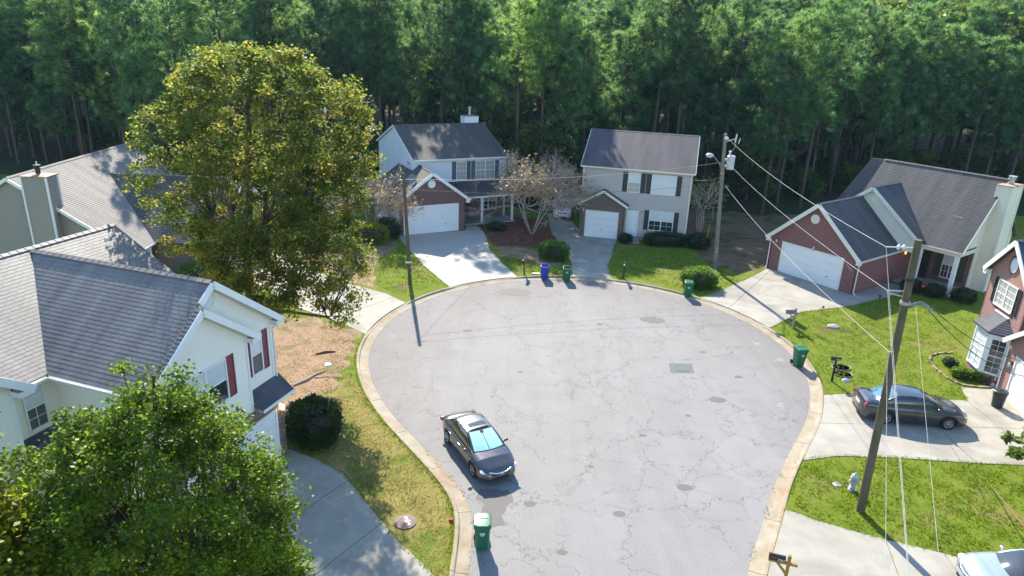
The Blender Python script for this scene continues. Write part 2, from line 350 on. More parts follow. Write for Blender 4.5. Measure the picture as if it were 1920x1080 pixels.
def course_polys(pts, exp, lip, updir=(0, 0, 1), tab=None, jit=0., phase=0.):
    """yields lists of (face points, uv) for each course piece of a planar convex polygon: a wedge standing proud at its lower edge"""
    p0, t, u, n = frame_of(pts, updir)
    P2 = [((Vector(p)-p0).dot(t), (Vector(p)-p0).dot(u)) for p in pts]
    s = min(q[1] for q in P2) + phase; smax = max(q[1] for q in P2); row = 0
    out = []
    while s < smax-1e-4:
        B = bandclip(P2, s, s+exp)
        if len(B) > 2:
            segs = [B]
            if tab:
                segs = []; a = min(q[0] for q in B); e = max(q[0] for q in B)
                k = math.floor(a/tab) - (1 if row % 2 else 0); x = k*tab + (tab/2 if row % 2 else 0)
                while x < e:
                    T = bandclip(swap(B), x+.004, x+tab-.004)
                    if len(T) > 2: segs.append(swap(T))
                    x += tab
            for Q in segs:
                lp = lip*(1+random.uniform(-jit, jit))
                ln = min(q[1] for q in Q)
                pos = [p0+t*q[0]+u*q[1]+n*(lp*(1-(q[1]-s)/exp)+.002) for q in Q]
                faces = [(pos, [(q[0], q[1]) for q in Q])]
                for i in range(len(Q)):
                    a, b = Q[i], Q[(i+1) % len(Q)]
                    if (a[1]-s) < exp*.98 or (b[1]-s) < exp*.98:
                        A0, B0 = p0+t*a[0]+u*a[1], p0+t*b[0]+u*b[1]
                        faces.append(([A0, B0, pos[(i+1) % len(Q)], pos[i]], [(a[0], a[1]), (b[0], b[1]), (b[0], b[1]), (a[0], a[1])]))
                out.append((faces, (max(q[0] for q in Q)-min(q[0] for q in Q))*(max(q[1] for q in Q)-ln), sum(pos, Vector())/len(pos)))
        s += exp; row += 1
    return out
def courses(pts, exp, lip, name, mat, parent, individual=0, updir=(0, 0, 1), tab=None, jit=0., stuff=True, near=None, field=None):
    pcs = course_polys(pts, exp, lip, updir, tab, jit)
    if near is not None: pcs.sort(key=lambda q: (q[2]-near).length)
    for faces, a, c in pcs[:individual]:
        b = MB()
        for f, uv in faces: b.poly(f, 0, uv)
        b.build(name, mat, parent)
    if len(pcs) > individual:
        b = MB()
        for faces, a, c in pcs[individual:]:
            for f, uv in faces: b.poly(f, 0, uv)
        o = b.build(field or name, mat, parent)
        if stuff: o['kind'] = 'stuff'
def flat_uv(pts, updir=(0, 0, 1)):
    p0, t, u, n = frame_of(pts, updir)
    off = p0.dot(t), p0.dot(u)
    return [((Vector(p)-p0).dot(t)+off[0], (Vector(p)-p0).dot(u)+off[1]) for p in pts]
def text_mesh(s, size, mat, name='lettering', depth=.002):
    c = bpy.data.curves.new(name, 'FONT'); c.body = s; c.size = size; c.align_x = 'CENTER'; c.align_y = 'CENTER'; c.extrude = depth
    o = bpy.data.objects.new('tmp_text', c); S.collection.objects.link(o)
    dg = bpy.context.evaluated_depsgraph_get(); me = bpy.data.meshes.new_from_object(o.evaluated_get(dg))
    bpy.data.objects.remove(o); me.materials.clear(); me.materials.append(mat); me.name = name
    return bpy.data.objects.new(name, me)

# ------------------------------------------------------------------ ground, road, kerb, drives
def sheet(name, polys, mat, parent=None, kind='structure', z=0., smooth=None):
    b = MB()
    for P in polys:
        P3 = [Vector((p[0], p[1], z)) for p in P]
        for t in tessellate_polygon([P3]):
            q = [P3[i] for i in t]
            if (q[1]-q[0]).cross(q[2]-q[0]).z < 0: q.reverse()
            b.poly(q, 0, [(v.x, v.y) for v in q])
    o = b.build(name, mat, parent)
    if kind: o['kind'] = kind
    return o
def rough(P, amp, step=.5, seed=1):
    r = random.Random(seed); out = []
    for i in range(len(P)):
        a, b = Vector(P[i]), Vector(P[(i+1) % len(P)]); n = max(1, int((b-a).length/step)); d = (b-a)
        nv = Vector((-d.y, d.x)).normalized() if d.length > 0 else Vector((0, 0))
        for k in range(n): out.append(tuple(a+d*k/n+nv*r.uniform(-amp, amp)))
    return out
def pip(p, P):
    c = False; j = len(P)-1
    for i in range(len(P)):
        if (P[i][1] > p[1]) != (P[j][1] > p[1]) and p[0] < (P[j][0]-P[i][0])*(p[1]-P[i][1])/(P[j][1]-P[i][1])+P[i][0]: c = not c
        j = i
    return c
def terrain(x, y):
    d = max(0., y-95); return -.06 + d*.075*(1-math.exp(-d/30)) if d > 0 else -.06
gb = MB(); xs = [-900, -500, -300, -200, -150, -120, -90, -60, -30, 0, 30, 60, 90, 120, 150, 200, 300, 500, 900]; ys = [-120, -40, 0, 40, 80, 95, 105, 115, 130, 150, 175, 200, 230, 270, 330, 420, 600, 1000]
for a, b in zip(xs, xs[1:]):
    for c, d in zip(ys, ys[1:]): gb.poly([(a, c, terrain(a, c)), (b, c, terrain(b, c)), (b, d, terrain(b, d)), (a, d, terrain(a, d))])
tag(gb.build('ground', M['forest'], None, 60), kind='structure')

# asphalt edge, anticlockwise from the left kerb at the bottom of the frame round the bulb to the right kerb
EDGE = [(-1.12, -12), (-1.12, 10), (-1.11, 18.3), (-1.09, 19.9), (-1.13, 21.2), (-1.37, 22.2), (-1.75, 23.0), (-2.3, 23.85), (-3.1, 25.05), (-4.0, 26.3), (-5.25, 28.1), (-6.2, 29.75), (-6.95, 31.4)]
CX, CY, RAD = 4.25, 36.16, 12.16
for k in range(0, 61):
    a = R_(194 - k*(194+27)/60); EDGE.append((CX+RAD*math.cos(a), CY+RAD*math.sin(a)))
EDGE += [(14.35, 29.15), (13.5, 27.85), (12.6, 26.5), (11.8, 25.25), (11.1, 24.1), (10.35, 22.65), (9.35, 20.75), (8.6, 19.4), (7.95, 17.9), (7.6, 16.2), (7.5, 14), (7.5, -12)]
def resample(P, st):
    out = [Vector(P[0])]; acc = 0.
    for a, b in zip(P, P[1:]):
        a, b = Vector(a), Vector(b); L = (b-a).length; d = st-acc
        while d <= L: out.append(a+(b-a)*d/L); d += st
        acc = L-(d-st)
    return out
PATH = resample(EDGE, .4)
# smooth
for _ in range(6): PATH = [PATH[0]]+[(PATH[i-1]+PATH[i]*2+PATH[i+1])/4 for i in range(1, len(PATH)-1)]+[PATH[-1]]
NRM = []
for i in range(len(PATH)):
    d = (PATH[min(i+1, len(PATH)-1)]-PATH[max(i-1, 0)]).normalized(); NRM.append(Vector((-d.y, d.x)))
OFF = lambda i, o: PATH[i]+NRM[i]*o
KW = .62
def nearest(p): p = Vector(p); return min(range(len(PATH)), key=lambda i: (OFF(i, KW)-p).length)
def kspan(p, q): i, j = nearest(p), nearest(q); st = 1 if j >= i else -1; return [tuple(OFF(k, KW+.005)) for k in range(i, j+st, st)]
sheet('road', [[tuple(OFF(i, .0)) for i in range(len(PATH))]], M['asphalt'])
DRIVES = {
 'C': kspan((-4.46, 45.65), (.44, 48.6)) + [(-.6, 50.85), (-1.97, 54.86), (-2.3, 57.5), (-2.75, 60.2), (-3.45, 62.1), (-4.4, 62.0), (-4.45, 60.3), (-10.0, 58.0), (-9.9, 57.2), (-6.9, 50.3)],
 'E': kspan((4.31, 48.32), (7.26, 48.31)) + [(7.45, 51.6), (8.0, 54.0), (8.75, 57.6), (9.15, 59.4), (6.2, 60.0), (5.4, 66.4), (3.3, 66.0), (3.45, 60.4), (4.35, 55.7), (4.65, 51.5)],
 'F': kspan((13.42, 45.45), (16.71, 40.54)) + [(19.41, 43.3), (21.1, 43.95), (23.6, 44.9), (26.9, 46.9), (28.6, 48.1), (29.4, 49.6), (28.6, 50.3), (25.0, 47.45), (20.25, 52.7), (19.8, 52.1), (17.6, 49.6)],
 'G': kspan((16.3, 31.8), (12.5, 25.7)) + [(14.5, 26.15), (16.87, 26.2), (20.6, 26.0), (22.6, 26.0), (27.2, 25.6), (27.0, 33.0), (24.1, 33.14), (23.6, 31.7), (17.5, 31.95)],
 'N': kspan((10.75, 22.3), (8.2, 16.0)) + [(10.0, 14.6), (14, 13.4), (22, 12.5), (22, 18.6), (18.2, 19.35), (16.16, 20.0), (14.68, 20.55), (13.2, 21.1), (12.0, 21.65), (11.2, 22.15)],
 'A': kspan((-1.7, 13.6), (-1.7, 17.7)) + [(-2.6, 18.6), (-3.8, 19.9), (-5.1, 21.6), (-6.5, 23.5), (-7.6, 24.3), (-9.2, 25.1), (-11.0, 19.6), (-9.0, 17.6), (-6.5, 15.6), (-4, 14.2)],
 'B': kspan((-8.5, 36.9), (-6.9, 42.2)) + [(-8.6, 43.9), (-11.5, 45.5), (-16.0, 49.3), (-19.9, 52.6), (-20.5, 47.4), (-16.1, 43.3), (-13.3, 40.6), (-9.9, 38.3)],
}
kerb = tag(bpy.data.objects.new('kerb', None), kind='structure'); link(kerb)
def lowered(i):
    p = OFF(i, 1.1); return any(pip((p.x, p.y), P) for P in DRIVES.values())
LOW = [1. if lowered(i) else 0. for i in range(len(PATH))]
for _ in range(2): LOW = [LOW[0]]+[(LOW[i-1]+LOW[i]+LOW[i+1])/3 for i in range(1, len(LOW)-1)]+[LOW[-1]]
SEG = 8
for s in range(28, len(PATH)-1, SEG):
    b = MB(); rows = []; e = min(s+SEG, len(PATH)-1)
    for i in range(s, e+1):
        k = LOW[i]; h = .135*(1-k)+.055*k
        prof = [(-.01, -.05), (-.01, .006), (.40, .022), (.43, .03), (.475, h*.9), (.50, h), (KW-.02, h+.003), (KW, h-.02), (KW, -.05)]
        t = .012 if i == s else (-.012 if i == e else 0)
        tv = (PATH[min(i+1, len(PATH)-1)]-PATH[max(i-1, 0)]).normalized()*t
        rows.append([(*(OFF(i, o)+tv), z) for o, z in prof])
    for A, B in zip(rows, rows[1:]):
        for k in range(len(A)-1): b.poly([A[k], A[k+1], B[k+1], B[k]])
    b.poly(rows[0]); b.poly(rows[-1][::-1])
    b.build('kerb_segment', M['kerb'], kerb, 30)
# yards: everything outside the kerb
inner = [tuple(OFF(i, KW-.01)) for i in range(len(PATH))]
YZ = .085
sheet('yard', [inner + [(60, -12), (75, 30), (70, 76), (20, 82), (-20, 82), (-75, 84), (-75, 30), (-60, -12)]], M['grass'], z=YZ)
sheet('dry_lawn', [rough([(-8.2, 31.9), (-7.5, 30.9), (-6.8, 29.4), (-5.85, 27.75), (-4.6, 26.0), (-3.7, 24.75), (-2.9, 23.55), (-2.3, 22.4), (-2.0, 21.2), (-1.85, 20.2), (-1.85, 17.8), (-2.6, 18.7), (-3.8, 20.0), (-5.1, 21.7), (-6.5, 23.6), (-7.7, 24.4), (-9.2, 25.2), (-9.3, 28)], .12, .5, 3)], M['dry_grass'], z=YZ+.004)
sheet('pine_straw', [rough([(-14.4, 39.9), (-9.9, 38.2), (-9.0, 37.3), (-8.75, 35.5), (-8.65, 33.5), (-8.5, 31.8), (-8.8, 30.6), (-9.4, 28.2), (-9.5, 25.6), (-11, 29), (-17, 33), (-22, 38), (-20, 43)], .45, .35, 4)], M['straw'], z=YZ+.008)
sheet('pine_straw', [rough([(-9.6, 45.2), (-11.5, 46.1), (-15.8, 50), (-19, 53.5), (-15.5, 58), (-11.8, 57.9), (-10.2, 56.6), (-9.7, 54), (-10.5, 50)], .3, .6, 5)], M['straw'], z=YZ+.004)
sheet('mulch_bed', [rough([(-3.3, 62.2), (-2.6, 60), (-2.0, 57.2), (-1.5, 55.9), (1.2, 56.2), (3.9, 54.5), (4.1, 57.5), (3.3, 60.3), (3.1, 65.5), (-3.2, 65.5)], .18, .5, 6)], M['mulch'], z=YZ+.004)
sheet('mulch_bed', [rough([(-.9, 52.9), (-1.5, 55.7), (1.0, 55.8), (3.6, 53.9), (3.9, 51.9), (2.6, 50.6), (1.3, 52.6)], .3, .4, 8)], M['straw'], z=YZ+.008)
sheet('bare_soil', [rough([(15.6, 54.4), (17.2, 50.8), (19.8, 52.8), (21.4, 54), (26, 62), (30, 70), (40, 78), (15, 79), (15.3, 60)], .5, .8, 9)], M['dirt'], z=YZ+.004)
sheet('forest_floor', [rough([(-75, 80), (-46, 74), (-27, 70), (-14, 74), (2, 70), (4, 68), (14, 73), (25, 71), (34, 73), (46, 76), (70, 72), (90, 72), (90, 92), (20, 92), (-20, 92), (-90, 92), (-90, 80)], .6, 1., 10)], M['forest'], z=YZ+.008)
sheet('bare_soil', [rough([(19.2, 39.8), (20.2, 40.2), (21.4, 40.1), (21.8, 40.6), (20.3, 40.9), (19.3, 40.5)], .2, .3, 11), rough([(-7.0, 45.2), (-7.7, 45.9), (-8.4, 45.1), (-7.6, 44.3)], .15, .3, 12)], M['dirt'], z=YZ+.004)

def drive(key, nm, axis, joints, mat, cross=()):
    """slabs cut along the axis direction at the given distances, each slab a part"""
    root = tag(bpy.data.objects.new(nm, None), kind='structure'); link(root)
    P = DRIVES[key]; ax = Vector(axis).normalized(); sx = Vector((ax.y, -ax.x)); o = Vector(P[0])
    Q = [((Vector(p)-o).dot(sx), (Vector(p)-o).dot(ax)) for p in P]
    cuts = [-1e3]+list(joints)+[1e3]; xc = [-1e3]+list(cross)+[1e3]; g = .014
    for a, b in zip(cuts, cuts[1:]):
        B = bandclip(Q, a+g, b-g)
        if len(B) < 3: continue
        for c, d in zip(xc, xc[1:]):
            T = bandclip(swap(B), c+g, d-g)
            if len(T) < 3: continue
            T = swap(T); w = [o+sx*q[0]+ax*q[1] for q in T]
            cl = [w[0]]
            for q in w[1:]:
                if (q-cl[-1]).length > .004: cl.append(q)
            if len(cl) < 3: continue
            m = MB(); zt = YZ+.022+random.uniform(0, .004)
            P3 = [Vector((q.x, q.y, zt)) for q in cl]
            for t in tessellate_polygon([P3]):
                q = [P3[i] for i in t]
                if (q[1]-q[0]).cross(q[2]-q[0]).z < 0: q.reverse()
                m.poly(q)
            for i in range(len(P3)):
                A, B2 = P3[i], P3[(i+1) % len(P3)]; m.poly([A, (A.x, A.y, 0), (B2.x, B2.y, 0), B2])
            m.build('slab', mat, root)
    return root
drive('C', 'driveway', (-.42, .91), (3.4, 7.0, 10.6), M['concrete_new'])
drive('E', 'driveway', (.1, 1), (3.2, 6.1, 9.0, 12.5), M['concrete'])
drive('F', 'driveway', (.55, .83), (3.6, 7.2), M['concrete'], (2.2,))
drive('G', 'driveway', (1, .02), (4.2, 7.3, 9.6), M['concrete'], (2.8,))
drive('N', 'driveway', (1, -.25), (3.4, 7.0, 10.4), M['concrete'])
drive('A', 'driveway', (-.85, .53), (2.9, 6.0, 8.8), M['concrete'])
drive('B', 'driveway', (-.8, .6), (3.2, 6.6, 10.), M['concrete'])
# marks on the asphalt
sheet('oil_stain', [rough([(-.95, 22.9), (.1, 23.0), (.35, 22.3), (-.02, 21.7), (.05, 21.0), (-.45, 20.7), (-.85, 21.2), (-.75, 22.0), (-1.2, 22.5)], .1, .2, 20)], M['stain'], z=.005)
for i, (x, y, r) in enumerate([(1.0, 22.2, .16), (2.1, 19.6, .13), (.2, 45.3, .75), (9.1, 41.2, .55), (10.6, 31.0, .3), (-1.9, 26.9, .5), (6.2, 27.4, .12), (11.2, 36.6, .14), (8.7, 29.3, .1), (3.6, 24.8, .09), (12.4, 33.6, .16), (-2.6, 38.4, .2), (5.6, 40.2, .15), (0.6, 33.2, .1), (7.3, 23.6, .22), (4.4, 21.8, .16)]):
    sheet('oil_stain', [rough([(x+r*1.5*math.cos(k*PI/5), y+r*math.sin(k*PI/5)) for k in range(10)], r*.12, .1, 30+i)], M['stain'], z=.005)
fr_ = random.Random(77); pf = pm('faded_paint', (.245, .23, .215), .85, .25, 3., .5, 30.)
for (x, y, rx, ry, n) in ((14.8, 38.0, .7, .35, 26), (15.4, 35.9, .35, .5, 20), (13.6, 30.6, .28, .7, 30)):
    P_ = []
    for k in range(n):
        a, q = fr_.uniform(0, 2*PI), fr_.random()**.6; cx, cy, r = x+rx*q*math.cos(a)+(y-38)*0, y+ry*q*math.sin(a), fr_.uniform(.05, .17)*(1.25-q)
        P_.append([(cx+r*fr_.uniform(.5, 1.2)*math.cos(j*PI/4), cy+r*fr_.uniform(.5, 1.2)*math.sin(j*PI/4)) for j in range(8)])
    for k, P in enumerate(P_): 
        pass
    b = MB()
    for k, P in enumerate(P_): b.poly([(*p, .005+.0001*k) for p in P])
    tag(b.build('paint_splash', pf), kind='structure')
sheet('asphalt_patch', [[(8.76, 33.8), (10.07, 33.84), (10.22, 35.02), (8.9, 34.97)]], M['patch'], z=.006)
b = MB(); b.lathe([(0, .016), (.30, .016), (.31, .010), (.33, .010), (.34, .018), (.42, .018), (.43, .006)], 28)
o = b.build('manhole_cover', M['patch'], None, 30); o.location = (9.5, 34.4, .002); tag(o, 'round iron manhole cover set in the square grey patch of the cul-de-sac', 'manhole cover')
b = MB(); b.lathe([(.56, 0), (.56, .05), (.50, .06), (.42, .055), (.40, .062), (.32, .062), (.30, .055), (.22, .055), (.2, .062), (.12, .062), (.1, .055), (0, .055)], 32)
root = thing('manhole_cover', 'rust brown sewer lid with rings and white paint marks in the dry lawn', 'manhole cover', (-3.57, 20.75, YZ)); root.scale = (.72, .72, .8)
b.build('lid', M['iron'], root, 30)
b = MB()
for x, y, r in ((.0, .3, .07), (.07, .16, .06), (.05, .03, .09), (.16, -.08, .06), (.2, .05, .05), (-.08, .27, .05), (.24, -.2, .06)):
    q = rough([(x+r*math.cos(k*PI/4), y+r*math.sin(k*PI/4)) for k in range(8)], r*.2, .05, int(abs(x*1000)+y*99)); b.poly([(p[0], p[1], .067) for p in q])
b.build('paint_mark', M['white_paint'], root)

# ------------------------------------------------------------------ houses
class Frame:      # a wall plane: a runs left to right seen from outside, z up, d outward
    def __init__(s, o, ax, out): s.o = Vector(o); s.ax = Vector(ax); s.out = Vector(out)
    def p(s, a, z, d=0.): return s.o+s.ax*a+s.out*d+Vector((0, 0, z))
    def mat(s, a, z, d=0.):
        m = Matrix((s.ax, -s.out, Vector((0, 0, 1)))).transposed().to_4x4(); m.translation = s.p(a, z, d); return m
X, Y = V(1, 0, 0), V(0, 1, 0)
def front(v): return Frame((0, v, 0), X, -Y)
def right(u, v0=0): return Frame((u, v0, 0), Y, X)
def left(u, v0=0): return Frame((u, v0, 0), -Y, -X)      # a counts from v0 towards the front
class House:
    def __init__(s, label, x, y, yaw, roof, siding, trim):
        s.r = thing('house', label, 'house', (x, y, YZ), yaw); s.roofm = roof; s.sid = siding; s.trim = trim
    def wall(s, fr, pts, kind='siding', mat=None, exp=.15, name='wall', ind=0):
        P = [fr.p(a, z) for a, z in pts]
        b = MB(); b.poly(P, 0, flat_uv(P)); n = fr.out
        Q = [p-n*.12 for p in P]; b.poly(Q[::-1])
        for i in range(len(P)): b.poly([P[i], Q[i], Q[(i+1) % len(P)], P[(i+1) % len(P)]])
        if kind == 'brick':
            b.build('brick_wall', mat, s.r)
        else:
            b.build(name, mat or s.sid, s.r)
            courses(P, exp, .022, 'siding_board', mat or s.sid, s.r, ind, field='siding')
    def roof(s, pts, exp=.15, lip=.016, th=.10, mat=None, ind=0, tab=None, near=None, jit=.0):
        m = mat or s.roofm; P = [Vector(p) for p in pts]; p0, t, u, n = frame_of(P, (0, 0, 1))
        if n.z < 0: P.reverse(); n = -n
        b = MB(); b.poly(P, 0, flat_uv(P)); Q = [p-V(0, 0, th) for p in P]; b.poly(Q[::-1])
        for i in range(len(P)): b.poly([P[i], Q[i], Q[(i+1) % len(P)], P[(i+1) % len(P)]])
        b.build('roof', m, s.r)
        if exp: courses(P, exp, lip, 'shingle', m, s.r, ind, tab=tab, jit=jit, near=near, field='shingle_field')
    def beam(s, a, b, w, h, name, mat=None, upv=(0, 0, 1)):
        return MB().beam(a, b, w, h, 0, upv).build(name, mat or s.trim, s.r)
    def box(s, x0, x1, y0, y1, z0, z1, name, mat=None): return MB().box(x0, x1, y0, y1, z0, z1).build(name, mat or s.trim, s.r)
    def ridge(s, a, b, mat=None):
        a, b = Vector(a), Vector(b); n = max(1, int((b-a).length/.3)); m = MB(); d = (b-a)/n
        sx = Vector((d.y, -d.x, 0)).normalized()*.15
        for i in range(n):
            p, q = a+d*i, a+d*(i+1)
            for w in (1, -1): m.poly([p+V(0, 0, .045), q+V(0, 0, .03), q+sx*w-V(0, 0, .05), p+sx*w-V(0, 0, .035)][::w])
        m.build('ridge_cap', mat or s.roofm, s.r)
    def rake(s, a, b, w=.05, h=.2, name='rake_board'): s.beam(V(*a)-V(0, 0, h/2), V(*b)-V(0, 0, h/2), w, h, name)
    def gutter(s, a, b, out):
        a, b = Vector(a), Vector(b); o = Vector(out)
        m = MB(); pr = [(0, 0), (0, -.12), (.09, -.12), (.125, -.04), (.125, 0.0), (.112, 0.0), (.105, -.04), (.08, -.105), (.012, -.105), (.012, 0)]
        A = [a+o*p+V(0, 0, q) for p, q in pr]; B = [b+o*p+V(0, 0, q) for p, q in pr]
        for k in range(len(pr)): m.poly([A[k], A[(k+1) % len(pr)], B[(k+1) % len(pr)], B[k]])
        m.poly(A[::-1]); m.poly(B); m.build('gutter', s.trim, s.r)
    def downspout(s, fr, a, z0, z1, d=.06):
        m = MB(); m.tube([fr.p(a, z1, d+.12), fr.p(a, z1-.15, d+.1), fr.p(a, z1-.35, d), fr.p(a, z0+.15, d), fr.p(a, z0, d+.2)], .045, 6); m.build('downspout', s.trim, s.r)
    def corner(s, fr, a, z0, z1, w=.11): 
        MB().box(-w/2, w/2, -.035, 0.01, z0, z1, 0, fr.mat(a, 0)).build('corner_board', s.trim, s.r)
    def window(s, fr, a0, a1, z0, z1, n=1, grid=(2, 2), upper='pane_blind', lower='pane', shut=None, sw=.42, sides=(1, 1), trim=None, swl=None):
        T = trim or s.trim; w = .06; m = MB(); mt = fr.mat(0, 0)
        def bx(p0, p1, q0, q1, d0, d1): m.box(p0, p1, -d1, -d0, q0, q1, 0, mt)
        bx(a0-w, a0, z0-w, z1+w, 0, .07); bx(a1, a1+w, z0-w, z1+w, 0, .07); bx(a0, a1, z1, z1+w, 0, .07); bx(a0, a1, z0-w-.02, z0, 0, .1)
        cw = (a1-a0)/n; zm = (z0+z1)/2
        for i in range(1, n): bx(a0+cw*i-.04, a0+cw*i+.04, z0, z1, .002, .065)
        for i in range(n):
            l, r = a0+cw*i+(.04 if i else 0), a0+cw*(i+1)-(.04 if i < n-1 else 0)
            bx(l, r, zm-.025, zm+.025, .012, .06)
        o = m.build('window', T, s.r)
        gm = MB()
        for i in range(n):
            l, r = a0+cw*i+(.04 if i else 0), a0+cw*(i+1)-(.04 if i < n-1 else 0)
            for q0, q1, mt2 in ((z0, zm-.025, lower), (zm+.025, z1, upper)):
                pb = MB(); pb.box(l, r, -.042 if q0 > z0 else -.032, .0, q0, q1, 0, mt); pb.build('pane', M[mt2], o)
                if grid:
                    for k in range(1, grid[0]): gm.box(l+(r-l)*k/grid[0]-.009, l+(r-l)*k/grid[0]+.009, -.052, -.03, q0, q1, 0, mt)
                    for k in range(1, grid[1]): gm.box(l, r, -.0515, -.0305, q0+(q1-q0)*k/grid[1]-.009, q0+(q1-q0)*k/grid[1]+.009, 0, mt)
        if grid: gm.build('muntin', T, o)
        if shut:
            for sg, base in ((0, a0-w), (1, a1+w)):
                if not sides[sg]: continue
                w2 = swl if (swl and sg == 0) else sw
                l, r = (base-w2, base-.01) if sg == 0 else (base+.01, base+w2)
                m = MB(); q0, q1 = z0-.06, z1+.06; e = .055; f2 = fr
                m.box(l, l+e, -.055, 0, q0, q1, 0, mt); m.box(r-e, r, -.055, 0, q0, q1, 0, mt)
                for z in (q0, (q0+q1)/2-e/2, q1-e): m.box(l+e, r-e, -.053, 0, z, z+e, 0, mt)
                m.box(l+e, r-e, -.036, 0, q0+e, (q0+q1)/2-e/2, 0, mt); m.box(l+e, r-e, -.036, 0, (q0+q1)/2+e/2, q1-e, 0, mt)
                k = 0
                m.build('shutter', M[shut], s.r)
    def garage_door(s, fr, a0, a1, z1, z0=.0, recess=.12, rows=4, handle=None, jamb=.1):
        mt = fr.mat(0, 0); m = MB()
        m.box(a0-jamb, a0, -.06, .03, z0, z1+jamb, 0, mt); m.box(a1, a1+jamb, -.06, .03, z0, z1+jamb, 0, mt); m.box(a0, a1, -.06, .03, z1, z1+jamb, 0, mt)
        o = m.build('garage_door', s.trim, s.r); h = (z1-z0)/rows; nc = max(2, round((a1-a0)/.62))
        for r in range(rows):
            b = MB(); q0, q1 = z0+h*r+.006, z0+h*(r+1)-.006
            b.box(a0+.004, a1-.004, -.022, .03, q0, q1, 0, mt)
            cw = (a1-a0-.02)/nc
            for c in range(nc): b.box(a0+.01+cw*c+.05, a0+.01+cw*(c+1)-.05, -.0265, -.021, q0+.07, q1-.07, 0, mt)
            b.build('door_panel', M['door_white'], o)
        if handle is not None: MB().box(handle-.06, handle+.06, -.06, -.023, z0+h+.15, z0+h+.2, 0, mt).build('handle', M['black'], o)
    def vent(s, fr, a, z, r=.28, oval=1., ring=None):
        m = MB(); mt = fr.mat(a, z)
        N_ = 20; pr = [(r+.05, 0), (r+.05, .05), (r, .055), (r, .02), (0, .02)]
        T = mt @ Matrix.Rotation(PI/2, 4, 'X') @ Matrix.Diagonal((1, oval, 1, 1))
        m.lathe(pr, N_, 0, T)
        k = -r+.05
        while k < r-.04:
            h = math.sqrt(max(0, r*r-k*k))-.01; m.box(-h, h, -.04, -.02, k*oval, k*oval+.03, 0, mt); k += .075
        m.build('gable_vent', ring or s.trim, s.r)
    def chimney(s, u0, u1, v0, v1, z0, z1, cap='rust', flue=.35, mat=None, fl='steel', big=.16):
        root = MB().box(u0, u1, v0, v1, z0, z1).build('chimney', mat or s.sid, s.r)
        b = MB()
        for P in ([(u0, v0), (u1, v0)], [(u1, v0), (u1, v1)], [(u1, v1), (u0, v1)], [(u0, v1), (u0, v0)]):
            A, B = P; pts = [V(*A, z0), V(*B, z0), V(*B, z1), V(*A, z1)]
            for faces, a, c in course_polys(pts, .15, .022):
                for f, uv in faces: b.poly(f, 0, uv)
        o = b.build('siding', mat or s.sid, root); o['kind'] = 'stuff'
        b = MB(); e = .07
        for x in (u0, u1):
            for y in (v0, v1): b.box(x-e*(1 if x == u0 else .45), x+e*(.45 if x == u0 else 1), y-e*(1 if y == v0 else .45), y+e*(.45 if y == v0 else 1), z0, z1)
        b.build('corner_board', s.trim, root)
        b = MB(); b.box(u0-.1, u1+.1, v0-.1, v1+.1, z1+.001, z1+.05); b.box(u0-.06, u1+.06, v0-.06, v1+.06, z1+.05, z1+.08, tp=(.7, .7)); b.build('cap', M[cap], root)
        cx, cy = (u0+u1)/2, (v0+v1)/2; b = MB()
        T = Matrix.Translation((cx, cy, z1+.12)); b.lathe([(big, 0), (big, flue), (big*1.5, flue+.01), (big*1.5, flue+.05), (big*.9, flue+.06), (big*.9, flue+.16), (big*1.55, flue+.17), (big*1.5, flue+.24), (0, flue+.27)], 14, 0, T)
        b.build('flue', M[fl], root, 40)
    def lamp(s, fr, a, z, mat='black', lit=None):
        b = MB(); mt = fr.mat(a, z); b.box(-.05, .05, -.03, 0, -.08, .08, 0, mt); b.tube([mt @ V(0, -.03, .02), mt @ V(0, -.12, .06), mt @ V(0, -.14, .0)], .015, 6)
        o = b.build('wall_light', M[mat], s.r)
        b = MB(); b.lathe([(.02, .03), (.075, -.02), (.06, -.2), (.0, -.21)], 8, 0, mt @ Matrix.Translation((0, -.14, 0))); b.build('bulb', M[lit] if lit else M['lens'], o)

# --- house A: big cream two-storey house, near left
h = House('large cream two-storey house with grey roof and burgundy shutters, nearest on the left', -11.266, 19.019, 1.248, M['roof_a'], M['cream'], M['trim'])
W_, he, hr = 6.18, 6.05, 8.69; sl_ = (hr-he)/(W_/2+.4); Wp, vp, vr = 4.45, -.14, .14; uP = Wp/2; zP = he+sl_*(uP+.4); s2 = (8.75-6.05)/(8.2-3.66)
vz = lambda v: 6.05+s2*(v-3.66); vhit = 3.66+(hr-6.05)/s2
near = V(-.4, 0, 6.05)
h.roof([(-.4, vp-.30, he), (uP, vp-.30, zP), (uP, vr-.32, zP), (-.4, vr-.32, he)], ind=0, tab=.33)
h.roof([(-.4, vr-.32, he), (W_/2, vr-.32, hr), (W_/2, vhit, hr), (-.4, 3.66, he)], .155, .007, ind=300, tab=.33, near=V(0, 0, 6.5), jit=.18)
h.roof([(W_+.4, vr-.32, he), (W_+.4, 3.66, he), (W_/2, vhit, hr), (W_/2, vr-.32, hr)], tab=.33)
h.roof([(Wp+.4, vp-.30, he), (Wp+.4, vr-.02, he), (uP, vr-.02, zP), (uP, vp-.30, zP)], tab=.33)
h.roof([(-8, 3.66, 6.05), (-.4, 3.66, 6.05), (W_/2, vhit, hr), (W_/2, 8.2, 8.75), (-8, 8.2, 8.75)], .155, .006, tab=.33, jit=.18)
h.roof([(W_/2, vhit, hr), (W_+.4, 3.66, 6.05), (6.85, 3.66, 6.05), (6.85, 8.2, 8.75), (W_/2, 8.2, 8.75)], .155, .006, tab=.33, jit=.18)
h.roof([(-8, 12.7, 6.05), (6.85, 12.7, 6.05), (6.85, 8.2, 8.75), (-8, 8.2, 8.75)], None)
